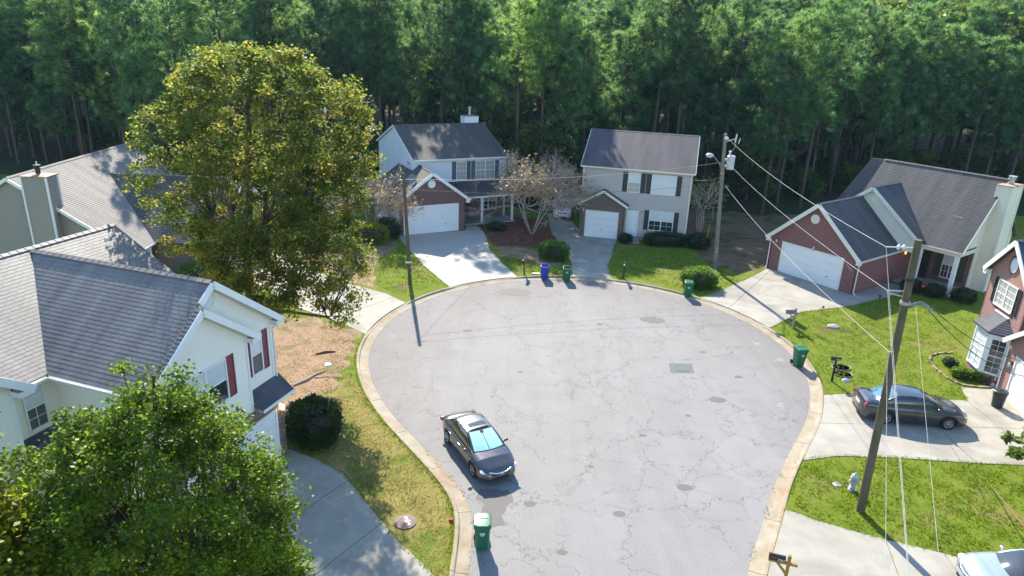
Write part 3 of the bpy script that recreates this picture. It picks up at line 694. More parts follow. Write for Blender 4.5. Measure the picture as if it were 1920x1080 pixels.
h.roof([(-1.3, 3.02, 6.25), (-1.3, 4.1, 6.25), (-3.9, 7.2, 8.16), (-3.9, 3.02, 8.16)], None); h.roof([(-6.5, 3.02, 6.25), (-6.5, 4.1, 6.25), (-3.9, 7.2, 8.16), (-3.9, 3.02, 8.16)], None)
h.ridge((W_/2, vr-.32, hr), (W_/2, vhit, hr)); h.ridge((-8, 8.2, 8.75), (6.85, 8.2, 8.75))
F0, Fp, Fe = front(vr), front(vp), front(3.9)
ox = lambda u: he-.12+sl_*(u+.4)
h.wall(F0, [(Wp+.02, 3.6), (W_, 3.6), (W_, ox(-.4)+.25), (W_/2, hr-.13), (uP, zP-.05), (Wp+.02, he)], exp=.2, ind=60)
h.wall(Fp, [(0, 2.95), (Wp, 2.95), (Wp, he-.12+.25), (uP, zP-.14), (0, he+.13)], exp=.2, ind=90)
h.wall(right(W_, vr), [(0, 0), (8, 0), (8, 6), (0, 6)], exp=.2)
h.wall(right(Wp, vp), [(0.13, 3.6), (.28, 3.6), (.28, 6), (.13, 6)], exp=.2)
h.wall(left(0, 3.9), [(0, 0), (4.04, 0), (4.04, 6.1), (0, 6.1)], exp=.2, ind=60)
h.wall(Fe, [(-1.8, 3.95), (-.01, 3.95), (-.01, 6.1), (-1.8, 6.1)], exp=.2, ind=30)
h.wall(front(4.1), [(-1.8, 0), (-.01, 0), (-.01, 3.9), (-1.8, 3.9)], exp=.2)
h.wall(front(3.35), [(-6.2, 0), (-1.8, 0), (-1.8, 6.35), (-3.9, 8.0), (-6.2, 6.35)], exp=.2, ind=60)
h.wall(right(6.6, 3.9), [(0, 0), (8.6, 0), (8.6, 6), (4.3, 8.6), (0, 6)], exp=.2)
h.box(-.12, 0.12, vp-.0, vp+.001, 0, .01, 'foundation')
P = [Fp.p(a, z) for a, z in ((0, 0), (W_, 0), (W_, 2.93), (0, 2.93))]
b = MB(); b.box(0, W_, vp+.001, vp+.2, 0, 2.93); b.build('brick_wall', M['brick_brown'], h.r)
for i in range(74):      # soldier course above the garage door, every brick a part
    a = .5+i*.0765
    if a > W_-.05: break
    MB().box(a+.005, a+.0715, vp-.012-.006*random.random(), vp+.03, 2.6, 2.8).build('brick', M['brick_tan'] if random.random() < .75 else M['brick_brown'], h.r)
for k in range(34):      # right pier
    z = .03+k*.0757
    for q in range(2):
        a0 = W_-.40+(.0 if k % 2 else -.0)+q*.2
        MB().box(a0+.005, a0+.195, vp-.014-.006*random.random(), vp+.03, z, z+.066).build('brick', M['brick_tan'] if random.random() < .35 else M['brick_brown'], h.r)
h.garage_door(Fp, .95, 5.62, 2.3, 0, .10, handle=3.3)
h.roof([(Wp+.05, vp-.42, 3.02), (W_+.22, vp-.42, 3.02), (W_+.22, vr+.01, 3.62), (Wp+.05, vr+.01, 3.62)], .14, mat=M['roof_g'], th=.05)
h.beam((Wp+.05, vp-.43, 2.96), (W_+.22, vp-.43, 2.96), .04, .13, 'fascia'); h.box(Wp+.05, W_+.2, vp-.41, vr, 2.935, 2.95, 'soffit')
h.rake((W_/2, vr-.34, hr), (W_+.4, vr-.34, he), .05, .24); h.rake((W_/2, vr-.34, hr), (uP+.2, vr-.34, zP+.15), .05, .24)
h.rake((uP, vp-.32, zP), (Wp+.4, vp-.32, he), .05, .24); h.rake((uP, vp-.32, zP), (-.4, vp-.32, he), .05, .24)
h.rake((-1.3, 3.0, 6.25), (-3.9, 3.0, 8.16), .05, .26); h.rake((-6.5, 3.0, 6.25), (-3.9, 3.0, 8.16), .05, .26)
h.beam((W_/2+.1, vr-.03, hr-.32), (W_+.02, vr-.03, he-.02), .03, .1, 'frieze_board', M['trim_warm']); h.beam((uP+.1, vp-.03, zP-.3), (Wp+.02, vp-.03, he-.02), .03, .1, 'frieze_board', M['trim_warm'])
h.box(W_+.0, W_+.38, vr-.33, vr+.0, he-.22, he-.03, 'eave_return'); h.box(Wp, Wp+.38, vp-.31, vp, he-.22, he-.03, 'eave_return'); h.box(-1.8, -1.32, 3.0, 3.35, 6.02, 6.2, 'eave_return')
h.gutter((-.4, vp-.3, he-.02), (-.4, 3.6, he-.02), (-1, 0, 0)); h.gutter((W_+.4, vr-.3, he-.02), (W_+.4, 3.6, he-.02), (1, 0, 0)); h.gutter((-1.25, 3.62, 6.03), (-.5, 3.62, 6.03), (0, -1, 0))
h.box(-.39, -.0, vp-.28, 3.6, he-.16, he-.13, 'soffit')
h.corner(F0, W_-.06, 3.6, 5.95); h.corner(Fp, Wp-.05, 2.95, 5.95); h.corner(front(3.35), -1.86, 0, 6.1, .13)
h.downspout(F0, W_+.06, 3.1, 6.0, .05)
h.window(Fp, 1.3, 3.2, 4.2, 5.7, 2, None, 'pane_blind', 'pane', 'shut_red', .40, trim=M['trim'])
h.window(F0, 4.93, 5.48, 4.22, 5.75, 1, None, 'pane_blind', 'pane', 'shut_red', .36, swl=.28)
h.window(Fe, -1.15, -.55, 4.35, 5.8, 1, (2, 2), 'pane_blind', 'pane')
h.roof([(-1.78, 3.1, 3.75), (-.02, 3.1, 3.75), (-.02, 3.9, 4.12), (-1.78, 3.9, 4.12)], .14, mat=M['roof_g'], th=.05)
h.vent(F0, 3.12, 7.95, .27)
h.lamp(Fp, 5.95, 2.45, 'trim', 'lamp_on')

# --- house B: left, behind, with chimney
h = House('tan sided house with rust capped chimney, half hidden behind the tall tree', -24.347, 42.595, 1.579, M['roof_b'], M['tan'], M['trim'])
D_, he, hr = 14.6, 2.72, 7.35; vm = D_/2; s_ = (hr-he)/vm; Uw = 2.3; hw = 6.2; vw = (hw-he)/s_; uw = Uw+5.45
h.roof([(-.25, 0, he), (Uw, 0, he), (uw, vw, hw), (uw, vm, hr), (-.25, vm, hr)], .15); h.roof([(uw, vw, hw), (uw+5.45, 0, he), (14.2, 0, he), (14.2, vm, hr), (uw, vm, hr)], .15)
h.roof([(-.25, D_, he), (14.2, D_, he), (14.2, vm, hr), (-.25, vm, hr)], None)
h.roof([(Uw, -4.4, he), (Uw, 0, he), (uw, vw, hw), (uw, -4.4, hw)], .15, mat=M['roof_c']); h.roof([(uw+5.45, -4.4, he), (uw+5.45, 0, he), (uw, vw, hw), (uw, -4.4, hw)], None, mat=M['roof_c'])
h.ridge((-.25, vm, hr), (14.2, vm, hr)); h.ridge((uw, -4.4, hw), (uw, vw, hw))
h.wall(left(0, D_-.3), [(0, 0), (D_-.9, 0), (D_-.9, he+.15), (vm-.3, hr-.1), (0, he+.05)])
h.wall(front(1.5), [(0, 0), (2.6, 0), (2.6, 3.3), (0, 3.3)], 'brick', M['brick_brown'])
h.wall(left(2.65, 1.5), [(0, 0), (5.6, 0), (5.6, he-.1), (0, he-.1)], 'brick', M['brick_brown'])
h.wall(front(-4.1), [(2.65, 0), (12.85, 0), (12.85, he), (uw, hw-.15), (2.65, he)])
h.garage_door(front(-4.1), 4.4, 9.3, 2.2, handle=6.8)
h.wall(right(14., .5), [(0, 0), (D_-1, 0), (D_-1, he), (vm-.5, hr-.15), (0, he)])
h.wall(front(.5), [(12.85, 0), (14, 0), (14, he+.2), (12.85, he+.2)]) 
h.gutter((-.2, -.02, he-.02), (Uw, -.02, he-.02), (0, -1, 0)); h.rake((-.28, vm, hr), (-.28, 0, he), .05, .2); h.rake((-.28, vm, hr), (-.28, D_, he), .05, .2); h.rake((uw, -4.42, hw), (Uw, -4.42, he)); h.rake((uw, -4.42, hw), (uw+5.45, -4.42, he))
h.box(1.85, 2.05, .12, .32, 0, he-.13, 'porch_post'); h.box(-.1, 2.5, .05, 1.5, 0, .12, 'porch_floor', M['foundation'])
h.chimney(-.72, .35, 4.5, 6.0, 0, 7.55, 'rust', .3, fl='black', big=.14)
h.beam((3.4, vm+.4, hr-.2), (3.4, vm+.4, hr+.35), .06, .06, 'vent_pipe')
h.downspout(left(0, 4.1), .2, 0, 3.6, .05)

# --- house C: white sided with brick garage
h = House('white sided two-storey house with red brick garage gable and slate blue shutters', -9.252, 62.122, .459, M['roof_c'], M['white_siding'], M['trim'])
W_, he, hr, D_ = 9.13, 5.93, 8.24, 11.57
h.roof([(-.15, -.37, he), (W_+.15, -.37, he), (W_+.15, D_/2, hr), (-.15, D_/2, hr)], .16); h.roof([(-.15, D_+.37, he), (W_+.15, D_+.37, he), (W_+.15, D_/2, hr), (-.15, D_/2, hr)], None); h.ridge((-.15, D_/2, hr), (W_+.15, D_/2, hr))
h.wall(front(0), [(0, 3.7), (W_, 3.7), (W_, he-.05), (0, he-.05)], exp=.16); h.wall(front(0.02), [(3.7, 0), (W_, 0), (W_, 3.7), (3.7, 3.7)], 'brick', M['brick_red'])
h.wall(left(0, D_), [(0, 0), (D_, 0), (D_, he), (D_/2, hr-.12), (0, he)], exp=.16); h.wall(right(W_), [(0, 0), (D_, 0), (D_, he), (D_/2, hr-.12), (0, he)], exp=.16)
h.gutter((-.15, -.38, he-.03), (W_+.15, -.38, he-.03), (0, -1, 0)); h.corner(front(0), .05, 3.8, he-.1); h.corner(front(0), W_-.05, 3.8, he-.1)
h.rake((-.17, -.37, he), (-.17, D_/2, hr), .04, .16); h.rake((-.17, D_+.37, he), (-.17, D_/2, hr), .04, .16); h.box(0, W_, -.36, 0, he-.16, he-.13, 'soffit')
h.downspout(front(0), W_-.02, 0, he-.1)
h.window(front(0), 4.15, 5.05, 3.87, 5.5, 1, (3, 2), 'pane_curtain', 'pane_curtain', 'shut_blue', .42); h.window(front(0), 6.08, 7.94, 3.87, 5.5, 2, (2, 2), 'pane_curtain', 'pane_curtain', 'shut_blue', .42)
h.window(left(0, 2.0), .25, 1.3, 5.22, 5.5, 2, None, 'pane', 'pane')
h.beam((3.75, -.03, 3.78), (W_, -.03, 3.78), .05, .1, 'trim_board')
g0, g1, gv, gh, gr = -2.57, 3.66, -3.43, 2.9, 5.42; gm = (g0+g1)/2
h.roof([(g0-.35, gv-.28, gh), (g0-.35, 4, gh), (-.14, 4, gh+(gr-gh)*(2.78/3.465)*1.0), (-.14, gv-.28, gh+(gr-gh)*2.78/3.465)], .15)
h.roof([(-.14, gv-.28, gh+(gr-gh)*2.78/3.465), (-.14, -.03, gh+(gr-gh)*2.78/3.465), (gm, -.03, gr), (gm, gv-.28, gr)], .15)
h.roof([(g1+.35, gv-.28, gh), (g1+.35, -.03, gh), (gm, -.03, gr), (gm, gv-.28, gr)], .15); h.ridge((gm, gv-.28, gr), (gm, -.05, gr))
Fg = front(gv)
h.wall(Fg, [(g0, 0), (g1, 0), (g1, gh+.15), (gm, gr-.18), (g0, gh+.15)], 'brick', M['brick_red']); h.wall(right(g1, gv), [(.0, 0), (3.4, 0), (3.4, gh), (.0, gh)], 'brick', M['brick_red']); h.wall(left(g0, 4), [(0, 0), (7.43, 0), (7.43, gh), (0, gh)])
h.rake((gm, gv-.3, gr), (g1+.35, gv-.3, gh), .06, .26); h.rake((gm, gv-.3, gr), (g0-.35, gv-.3, gh), .06, .26); h.box(g1, g1+.34, gv-.29, gv, gh-.34, gh-.08, 'eave_return'); h.box(g0-.34, g0, gv-.29, gv, gh-.34, gh-.08, 'eave_return')
h.garage_door(Fg, -1.97, 2.91, 2.43, handle=1.75); h.vent(Fg, .5, 4.36, .3)
h.gutter((g1+.35, gv-.28, gh-.02), (g1+.35, -2.1, gh-.02), (1, 0, 0))
h.roof([(g1+.36, -2.2, 2.72), (W_+.3, -2.2, 2.72), (W_+.3, 0, 3.72), (g1+.36, 0, 3.72)], .15); h.beam((g1+.4, -2.2, 2.62), (W_+.3, -2.2, 2.62), .05, .16, 'fascia')
for u in (5.9, 9.0): h.box(u-.1, u+.1, -2.1, -1.9, 0, 2.6, 'porch_post')
h.box(4.1, W_+.2, -2.15, -.02, 0, .14, 'porch_floor', M['foundation'])
o = h.box(4.6, 5.5, -.05, .02, .15, 2.2, 'front_door', M['shut_black']); h.window(front(0), 6.6, 8.2, .9, 2.4, 2, (2, 2), 'pane_curtain', 'pane')
h.chimney(7.4, 8.75, 6.1, 7.1, 5.5, 8.85, 'steel', .55, fl='steel', big=.13)
b = MB(); b.lathe([(0, 0), (.2, .03), (.34, .1), (.38, .16)], 18, 0, Matrix.Translation((-1.0, -2.6, 4.75)) @ Matrix.Rotation(R_(65), 4, 'X')); b.tube([(-1, -2.5, 4.1), (-1, -2.55, 4.72)], .025, 6); b.build('satellite_dish', M['grey_plastic'], h.r, 40)

# --- house E: beige two-storey with single garage
h = House('beige two-storey house with charcoal shutters and single garage under a brown brick gable', 5.908, 60.84, -.242, M['roof_e'], M['beige'], M['trim_warm'])
W_, he, hr, D_ = 9.32, 6.3, 8.82, 9.38
h.roof([(-.2, -.36, he), (W_+.2, -.36, he), (W_+.2, D_/2, hr), (-.2, D_/2, hr)], .16); h.roof([(-.2, D_+.36, he), (W_+.2, D_+.36, he), (W_+.2, D_/2, hr), (-.2, D_/2, hr)], None); h.ridge((-.2, D_/2, hr), (W_+.2, D_/2, hr))
F0 = front(0)
h.wall(F0, [(0, 0), (W_, 0), (W_, he-.05), (0, he-.05)], exp=.13); h.wall(left(0, D_), [(0, 0), (D_, 0), (D_, he), (D_/2, hr-.12), (0, he)], exp=.13); h.wall(right(W_), [(0, 0), (D_, 0), (D_, he), (D_/2, hr-.12), (0, he)], exp=.13)
h.gutter((-.2, -.37, he-.03), (W_+.2, -.37, he-.03), (0, -1, 0)); h.box(0, W_, -.35, 0, he-.17, he-.14, 'soffit')
h.rake((W_+.22, -.36, he), (W_+.22, D_/2, hr), .04, .16); h.rake((-.22, -.36, he), (-.22, D_/2, hr), .04, .16)
for a in (.05, W_-.05): h.corner(F0, a, 0, he-.15)
h.downspout(F0, -.0, 2.9, he-.1); h.downspout(F0, W_-.02, 0, he-.1)
for a0, a1, n, gd in ((3.98, 4.96, 1, (2, 2)), (6.0, 8.0, 2, (2, 2))): h.window(F0, a0, a1, 4.27, 5.87, n, gd, 'pane_blind', 'pane_curtain' if n == 1 else 'pane_blind', 'shut_black', .43)
h.window(F0, 6.1, 8.1, 1.05, 2.7, 2, (2, 2), 'pane_blind', 'pane', 'shut_black', .42)
g0, g1, gv, gh, gr = .1, 3.93, -.6, 3.05, 4.32; gm = (g0+g1)/2
for a, bb in ((g0-.3, gm), (g1+.3, gm)): h.roof([(a, gv-.22, gh), (a, -.02, gh), (bb, -.02, gr), (bb, gv-.22, gr)], .15)
Fg = front(gv); h.wall(Fg, [(g0, 0), (g1, 0), (g1, gh+.1), (gm, gr-.14), (g0, gh+.1)], 'brick', M['brick_brown']); h.wall(right(g1, gv), [(0, 0), (.58, 0), (.58, gh), (0, gh)], 'brick', M['brick_brown']); h.wall(left(g0, -.02), [(0, 0), (.58, 0), (.58, gh), (0, gh)], 'brick', M['brick_brown'])
for e in (g0-.3, g1+.3): h.rake((gm, gv-.24, gr), (e, gv-.24, gh), .05, .2)
h.garage_door(Fg, .62, 3.36, 2.34, handle=2.0)
b = MB(); mt = F0.mat(0, 0); b.box(4.08, 4.17, -.05, 0, .3, 2.62, 0, mt); b.box(5.03, 5.12, -.05, 0, .3, 2.62, 0, mt); b.box(4.17, 5.03, -.05, 0, 2.53, 2.62, 0, mt); o = b.build('front_door', M['trim'], h.r)
b = MB(); b.box(4.18, 5.02, -.03, 0, .3, 2.52, 0, mt)
for q0, q1 in ((.45, 1.2), (1.35, 2.35)):
    for a in (4.28, 4.64): b.box(a, a+.28, -.042, -.03, q0, q1, 0, mt)
b.build('door_leaf', M['door_white'], o); MB().box(4.92, 4.98, -.09, -.03, 1.3, 1.38, 0, mt).build('handle', M['chrome'], o)
h.box(3.96, 5.5, -1.35, -.02, 0, .16, 'step', M['concrete']); h.box(4.0, 5.4, -.9, -.03, .161, .3, 'step', M['concrete'])
h.lamp(F0, 5.38, 2.5); h.lamp(Fg, .33, 2.5, 'trim')
b = MB(); b.box(9.36, 9.7, .7, 1.5, 0, .01); b.build('foundation', M['foundation'], h.r)

# --- house F: brick ranch on the right
h = House('rose brick house with white double garage door and pale yellow sided end with chimney', 20.302, 52.865, -.934, M['roof_f'], M['pale_yellow'], M['trim_warm'])
gw, gh, gr = 7.08, 2.65, 6.03; gm = gw/2; s_ = (gr-gh)/(gm+.3); v2 = 5.6
h.roof([(-.3, -.3, gh), (-.3, v2, gh), (gm, v2, gr), (gm, -.3, gr)], .15); h.roof([(gw+.3, -.3, gh), (gw+.3, 6.0, gh), (gm+.0, 6.0, gr), (gm, -.3, gr)], .15); h.ridge((gm, -.3, gr), (gm, v2, gr))
Fg = front(0)
h.wall(Fg, [(0, 0), (gw, 0), (gw, gh+.2), (gm, gr-.2), (0, gh+.2)], 'brick', M['brick_f']); h.wall(right(gw, 0), [(0, 0), (6.14, 0), (6.14, gh), (0, gh)], 'brick', M['brick_f']); h.wall(left(0, 9), [(0, 0), (9, 0), (9, gh), (0, gh)], 'brick', M['brick_f'])
h.rake((gm, -.32, gr), (-.3, -.32, gh), .06, .28); h.rake((gm, -.32, gr), (gw+.3, -.32, gh), .06, .28); h.box(gw, gw+.3, -.31, 0, gh-.36, gh-.08, 'eave_return'); h.box(-.3, 0, -.31, 0, gh-.36, gh-.08, 'eave_return')
h.gutter((gw+.3, -.3, gh-.02), (gw+.3, 5.6, gh-.02), (1, 0, 0)); h.gutter((-.3, -.3, gh-.02), (-.3, 5.6, gh-.02), (-1, 0, 0))
h.downspout(right(gw), .1, 0, gh-.05); h.downspout(Fg, -.02, 0, gh-.1)
h.garage_door(Fg, gm-2.44, gm+2.44, 2.38, handle=5.0); h.vent(Fg, 3.3, 4.75, .3); h.lamp(Fg, .55, 2.5, 'black'); h.lamp(Fg, 3.6, 2.62, 'trim')
for i, c in enumerate('7044'):
    t = text_mesh(c, .2, M['white_paint'], 'house_number'); t.matrix_world = Fg.mat(6.32+i*.13, 2.05-i*.1, .004) @ Matrix.Rotation(PI/2, 4, 'X'); link(t); t.parent = h.r
u2, z2, e2 = 4.4, 6.9, 8.55; zz = 3.62; s3 = (z2-zz)/(e2-u2)
me_, mv, mr, mvr = 3.37, 5.93, 8.26, 10.64; sm = (mr-me_)/(mvr-mv)
vh = mv+(z2-me_)/sm; ve = mv+(zz-me_)/sm
h.roof([(e2, v2-.3, zz), (e2, ve, zz), (u2, vh, z2), (u2, v2-.3, z2)], .15); h.roof([(.3, v2-.3, zz), (.3, ve, zz), (u2, vh, z2), (u2, v2-.3, z2)], .15); h.ridge((u2, v2-.3, z2), (u2, vh, z2))
F2 = front(v2); h.wall(F2, [(.6, 2.6), (8.3, 2.6), (8.3, zz+.15), (u2, z2-.16), (.6, zz+.15)], exp=.18)
h.rake((u2, v2-.32, z2), (e2, v2-.32, zz), .05, .24); h.rake((u2, v2-.32, z2), (.3, v2-.32, zz), .05, .24); h.vent(F2, 4.55, 5.95, .3)
h.wall(front(8.5), [(gw, 0), (8.4, 0), (8.4, 3.4), (gw, 3.4)], 'brick', M['brick_f']); h.wall(right(gw+.01, 6.14), [(0, 0), (2.4, 0), (2.4, 3), (0, 3)], 'brick', M['brick_f'])
h.wall(front(8.8), [(8.4, 0), (11.0, 0), (11.0, 3.5), (8.4, 3.5)], 'brick', M['brick_f']); h.wall(right(8.39, 8.5), [(0, 0), (.3, 0), (.3, 3.4), (0, 3.4)], 'brick', M['brick_f'])
h.roof([(2.2, mv, me_), (11.32, mv, me_), (11.32, mvr, mr), (2.2, mvr, mr)], .15); h.roof([(2.2, mvr+4.7, me_), (11.32, mvr+4.7, me_), (11.32, mvr, mr), (2.2, mvr, mr)], None); h.ridge((2.2, mvr, mr), (11.32, mvr, mr))
h.roof([(-.8, 8.1, 3.0), (2.2, 8.1, 3.0), (2.2, mvr, mr), (1.2, mvr, mr-.05)], .15)
h.wall(left(2.3, 15), [(0, 0), (8, 0), (8, 3.6), (4.36, mr-.3), (0, 3.4)])
Rt = right(11.05, 8.8); h.wall(Rt, [(0, 0), (6.2, 0), (6.2, 3.6), (mvr-8.8, mr-.2), (0, me_+(8.8-mv)*sm-.2)], exp=.18)
h.wall(right(11.05, 6.25), [(0, 3.4), (2.55, 3.4), (2.55, me_+(8.8-mv)*sm-.2), (0, 3.5)], exp=.18)
h.beam((11.05, 6.0, 3.12), (11.05, 8.8, 3.12), .12, .3, 'porch_beam'); h.beam((8.4, 6.05, 3.14), (11.15, 6.05, 3.14), .12, .28, 'porch_beam')
h.gutter((8.5, mv-.02, me_-.02), (11.3, mv-.02, me_-.02), (0, -1, 0)); h.rake((11.34, mv, me_), (11.34, mvr, mr), .04, .18)
for u in (8.45, 10.98): h.box(u-.13, u+.13, 6.0, 6.26, 0, 3.0, 'porch_post', M['trim'])
h.box(7.1, 11.1, 5.9, 8.78, 0, .15, 'porch_floor', M['foundation'])
h.window(front(8.8), 9.15, 10.15, .55, 2.5, 2, (2, 2), 'pane_blind', 'pane', 'shut_olive', .5)
h.box(7.35, 8.25, 8.42, 8.5, .15, 2.3, 'front_door', M['shut_black']); h.lamp(right(gw+.01, 6.14), .5, 2.3, 'black', 'lamp_orange')
h.corner(right(11.05, 8.8), .05, 0, 5.9); h.chimney(11.1, 12.0, 9.5, 11.3, 0, 7.9, 'rust', .3, fl='steel', big=.18)
h.box(9.3, 10.0, 7.9, 7.95, 5.42, 5.45, 'roof_mark', M['trim'])

# --- house G: bright brick house at the right edge
h = House('bright red brick two-storey house with white bay window and black shutters at the right edge', 26.608, 36.805, -1.682, M['roof_g'], M['white_siding'], M['trim'])
W_, he, hr = 3.77, 5.6, 7.75; gm = W_/2; F0 = front(0)
for e in (-.3, W_+.3): h.roof([(e, -.3, he), (e, 8, he), (gm, 8, hr), (gm, -.3, hr)], .15)
h.ridge((gm, -.3, hr), (gm, 8, hr))
h.wall(F0, [(0, 0), (W_, 0), (W_, he+.15), (gm, hr-.18), (0, he+.15)], 'brick', M['brick_g']); h.wall(left(0, 8), [(0, 0), (8, 0), (8, he), (0, he)], 'brick', M['brick_g']); h.wall(right(W_), [(0, 0), (8, 0), (8, he), (0, he)], 'brick', M['brick_g'])
for e in (-.3, W_+.3): h.rake((gm, -.32, hr), (e, -.32, he), .05, .26)
h.box(-.3, 0, -.31, 0, he-.34, he-.08, 'eave_return'); h.gutter((-.3, -.3, he-.02), (-.3, 8, he-.02), (-1, 0, 0))
h.window(F0, 1.05, 2.7, 4.0, 5.3, 2, (2, 2), 'pane_curtain', 'pane_curtain', 'shut_black', .36); b = MB(); b.box(.9, 2.85, -.04, 0, 3.8, 3.9, 0, Matrix.Identity(4)); b.build('window_sill', M['brick_red'], h.r)
h.vent(F0, 1.86, 6.35, .27, 1.25); b = MB()
for k in range(24):
    a = 2*PI*k/24; m = F0.mat(1.86+.42*math.cos(a), 6.35+.47*math.sin(a)) @ Matrix.Rotation(-a, 4, 'Y'); b.box(-.09, .09, -.03, 0, -.045, .045, 0, m)
b.build('vent_surround', M['brick_red'], h.r)
bz, bh, bu = .55, 2.95, [(.72, 0), (1.36, -.74), (2.8, -.74), (3.4, 0)]
for (a, c) in zip(bu, bu[1:]):
    A, B = V(*a, 0), V(*c, 0); ax = (B-A).normalized(); out = V(ax.y, -ax.x, 0); fr = Frame(A, ax, out); L = (B-A).length
    h.wall(fr, [(0, 0), (L, 0), (L, bz), (0, bz)], 'brick', M['brick_g'])
    b = MB(); b.poly([fr.p(0, bz), fr.p(L, bz), fr.p(L, bh), fr.p(0, bh)]); b.box(0, L, -.05, .0, bz, bz+.08, 0, fr.mat(0, 0)); b.build('bay_wall', M['trim'], h.r)
    h.window(fr, .16, L-.16, bz+.14, bh-.4, 1, (2, 3), 'pane_blind' if a[0] > 1.3 and a[0] < 1.5 else 'pane', 'pane_blind' if a[0] > 1.3 and a[0] < 1.5 else 'pane')
ro_ = [(.5, .0), (1.26, -.95), (2.9, -.95), (3.62, 0)]; tp = [(1.25, 0, 3.62), (1.5, -.02, 3.62), (2.6, -.02, 3.62), (2.85, 0, 3.62)]
h.roof([(*ro_[0], 2.93), (*ro_[1], 2.93), tp[1]], .15); h.roof([(*ro_[1], 2.93), (*ro_[2], 2.93), tp[2], tp[1]], .15); h.roof([(*ro_[2], 2.93), (*ro_[3], 2.93), tp[2]], .15)
h.beam((1.4, -.04, 3.66), (2.7, -.04, 3.66), .1, .06, 'flashing')
h.wall(front(-.28), [(W_+.05, 0), (10.2, 0), (10.2, 3.0), (7.1, 5.2), (W_+.05, 3.0)], 'brick', M['brick_g']); h.wall(left(W_+.05, .0), [(0, 0), (.28, 0), (.28, 3.0), (0, 3.0)], 'brick', M['brick_g'])
for e in (W_-.05, 10.5): h.roof([(e, -.6, 2.95), (e, 6, 2.95), (7.1, 6, 5.4), (7.1, -.6, 5.4)], .15); h.rake((7.1, -.62, 5.4), (e, -.62, 2.95), .05, .24)
h.garage_door(front(-.28), 4.75, 9.6, 2.3, handle=7); h.downspout(front(-.28), 3.9, 0, 2.9); h.lamp(front(-.28), 4.45, 1.9)

# ------------------------------------------------------------------ vegetation
def leaf_data(name, pos, size, mat, tints, bias=.35, long=1.6, drop=.0, seed=0, fold=.25):
    """pos Nx3; each leaf a folded pair of triangles with its own direction"""
    r = np.random.default_rng(seed); n = len(pos)
    d = r.normal(size=(n, 3)); d[:, 2] = d[:, 2]*.6-drop; d /= np.linalg.norm(d, axis=1)[:, None]+1e-9
    q = r.normal(size=(n, 3)); q[:, 2] = np.abs(q[:, 2])+bias; q -= d*(q*d).sum(1)[:, None]; q /= np.linalg.norm(q, axis=1)[:, None]+1e-9
    s = np.cross(d, q); sz = size*r.uniform(.65, 1.3, n)[:, None]; L = sz*long/2
    v = np.empty((n, 4, 3), np.float32)
    v[:, 0] = pos-d*L; v[:, 1] = pos+s*sz*.5+q*sz*fold*.4; v[:, 2] = pos+d*L; v[:, 3] = pos-s*sz*.5+q*sz*fold*.4
    return quads(name, v, mat, tints)
def quads(name, v, mat, tints):
    n = len(v); me = bpy.data.meshes.new(name); me.vertices.add(n*4); me.vertices.foreach_set('co', v.astype(np.float32).ravel())
    me.loops.add(n*4); me.loops.foreach_set('vertex_index', np.arange(n*4, dtype=np.int32)); me.polygons.add(n)
    me.polygons.foreach_set('loop_start', np.arange(0, n*4, 4, dtype=np.int32)); me.polygons.foreach_set('loop_total', np.full(n, 4, np.int32))
    me.materials.append(mat); me.update(calc_edges=True)
    a = me.attributes.new('tint', 'FLOAT', 'FACE'); a.data.foreach_set('value', np.clip(tints, 0, 1).astype(np.float32)); return me
def blades(name, base, tip, w, mat, tints, seed=0):
    """triangles base->tip of width w"""
    r = np.random.default_rng(seed); n = len(base); d = tip-base; q = r.normal(size=(n, 3)); s = np.cross(d, q); s /= np.linalg.norm(s, axis=1)[:, None]+1e-9
    w = np.broadcast_to(np.asarray(w, float), (n,))[:, None]
    v = np.empty((n, 3, 3), np.float32); v[:, 0] = base-s*w/2; v[:, 1] = base+s*w/2; v[:, 2] = tip
    me = bpy.data.meshes.new(name); me.vertices.add(n*3); me.vertices.foreach_set('co', v.ravel()); me.loops.add(n*3)
    me.loops.foreach_set('vertex_index', np.arange(n*3, dtype=np.int32)); me.polygons.add(n)
    me.polygons.foreach_set('loop_start', np.arange(0, n*3, 3, dtype=np.int32)); me.polygons.foreach_set('loop_total', np.full(n, 3, np.int32))
    me.materials.append(mat); me.update(calc_edges=True)
    a = me.attributes.new('tint', 'FLOAT', 'FACE'); a.data.foreach_set('value', np.clip(tints, 0, 1).astype(np.float32)); return me
def lobes_pts(lobes, n, r, shell=.55):
    """cluster centres spread through a union of ellipsoids, more of them towards the outside"""
    vol = np.array([l[3]*l[4]*l[5] for l in lobes])**.72; out = []
    pick = r.choice(len(lobes), n*3, p=vol/vol.sum())
    for k in pick:
        x, y, z, a, b, c = lobes[k]; d = r.normal(size=3); d /= np.linalg.norm(d); rad = r.uniform(shell**3, 1)**(1/3)
        p = np.array([x+d[0]*a*rad, y+d[1]*b*rad, z+d[2]*c*rad])
        inside = sum(1 for j, l in enumerate(lobes) if j != k and ((p[0]-l[0])/l[3])**2+((p[1]-l[1])/l[4])**2+((p[2]-l[2])/l[5])**2 < .45)
        if inside and r.random() < .75: continue
        out.append(p)
        if len(out) >= n: break
    return np.array(out)
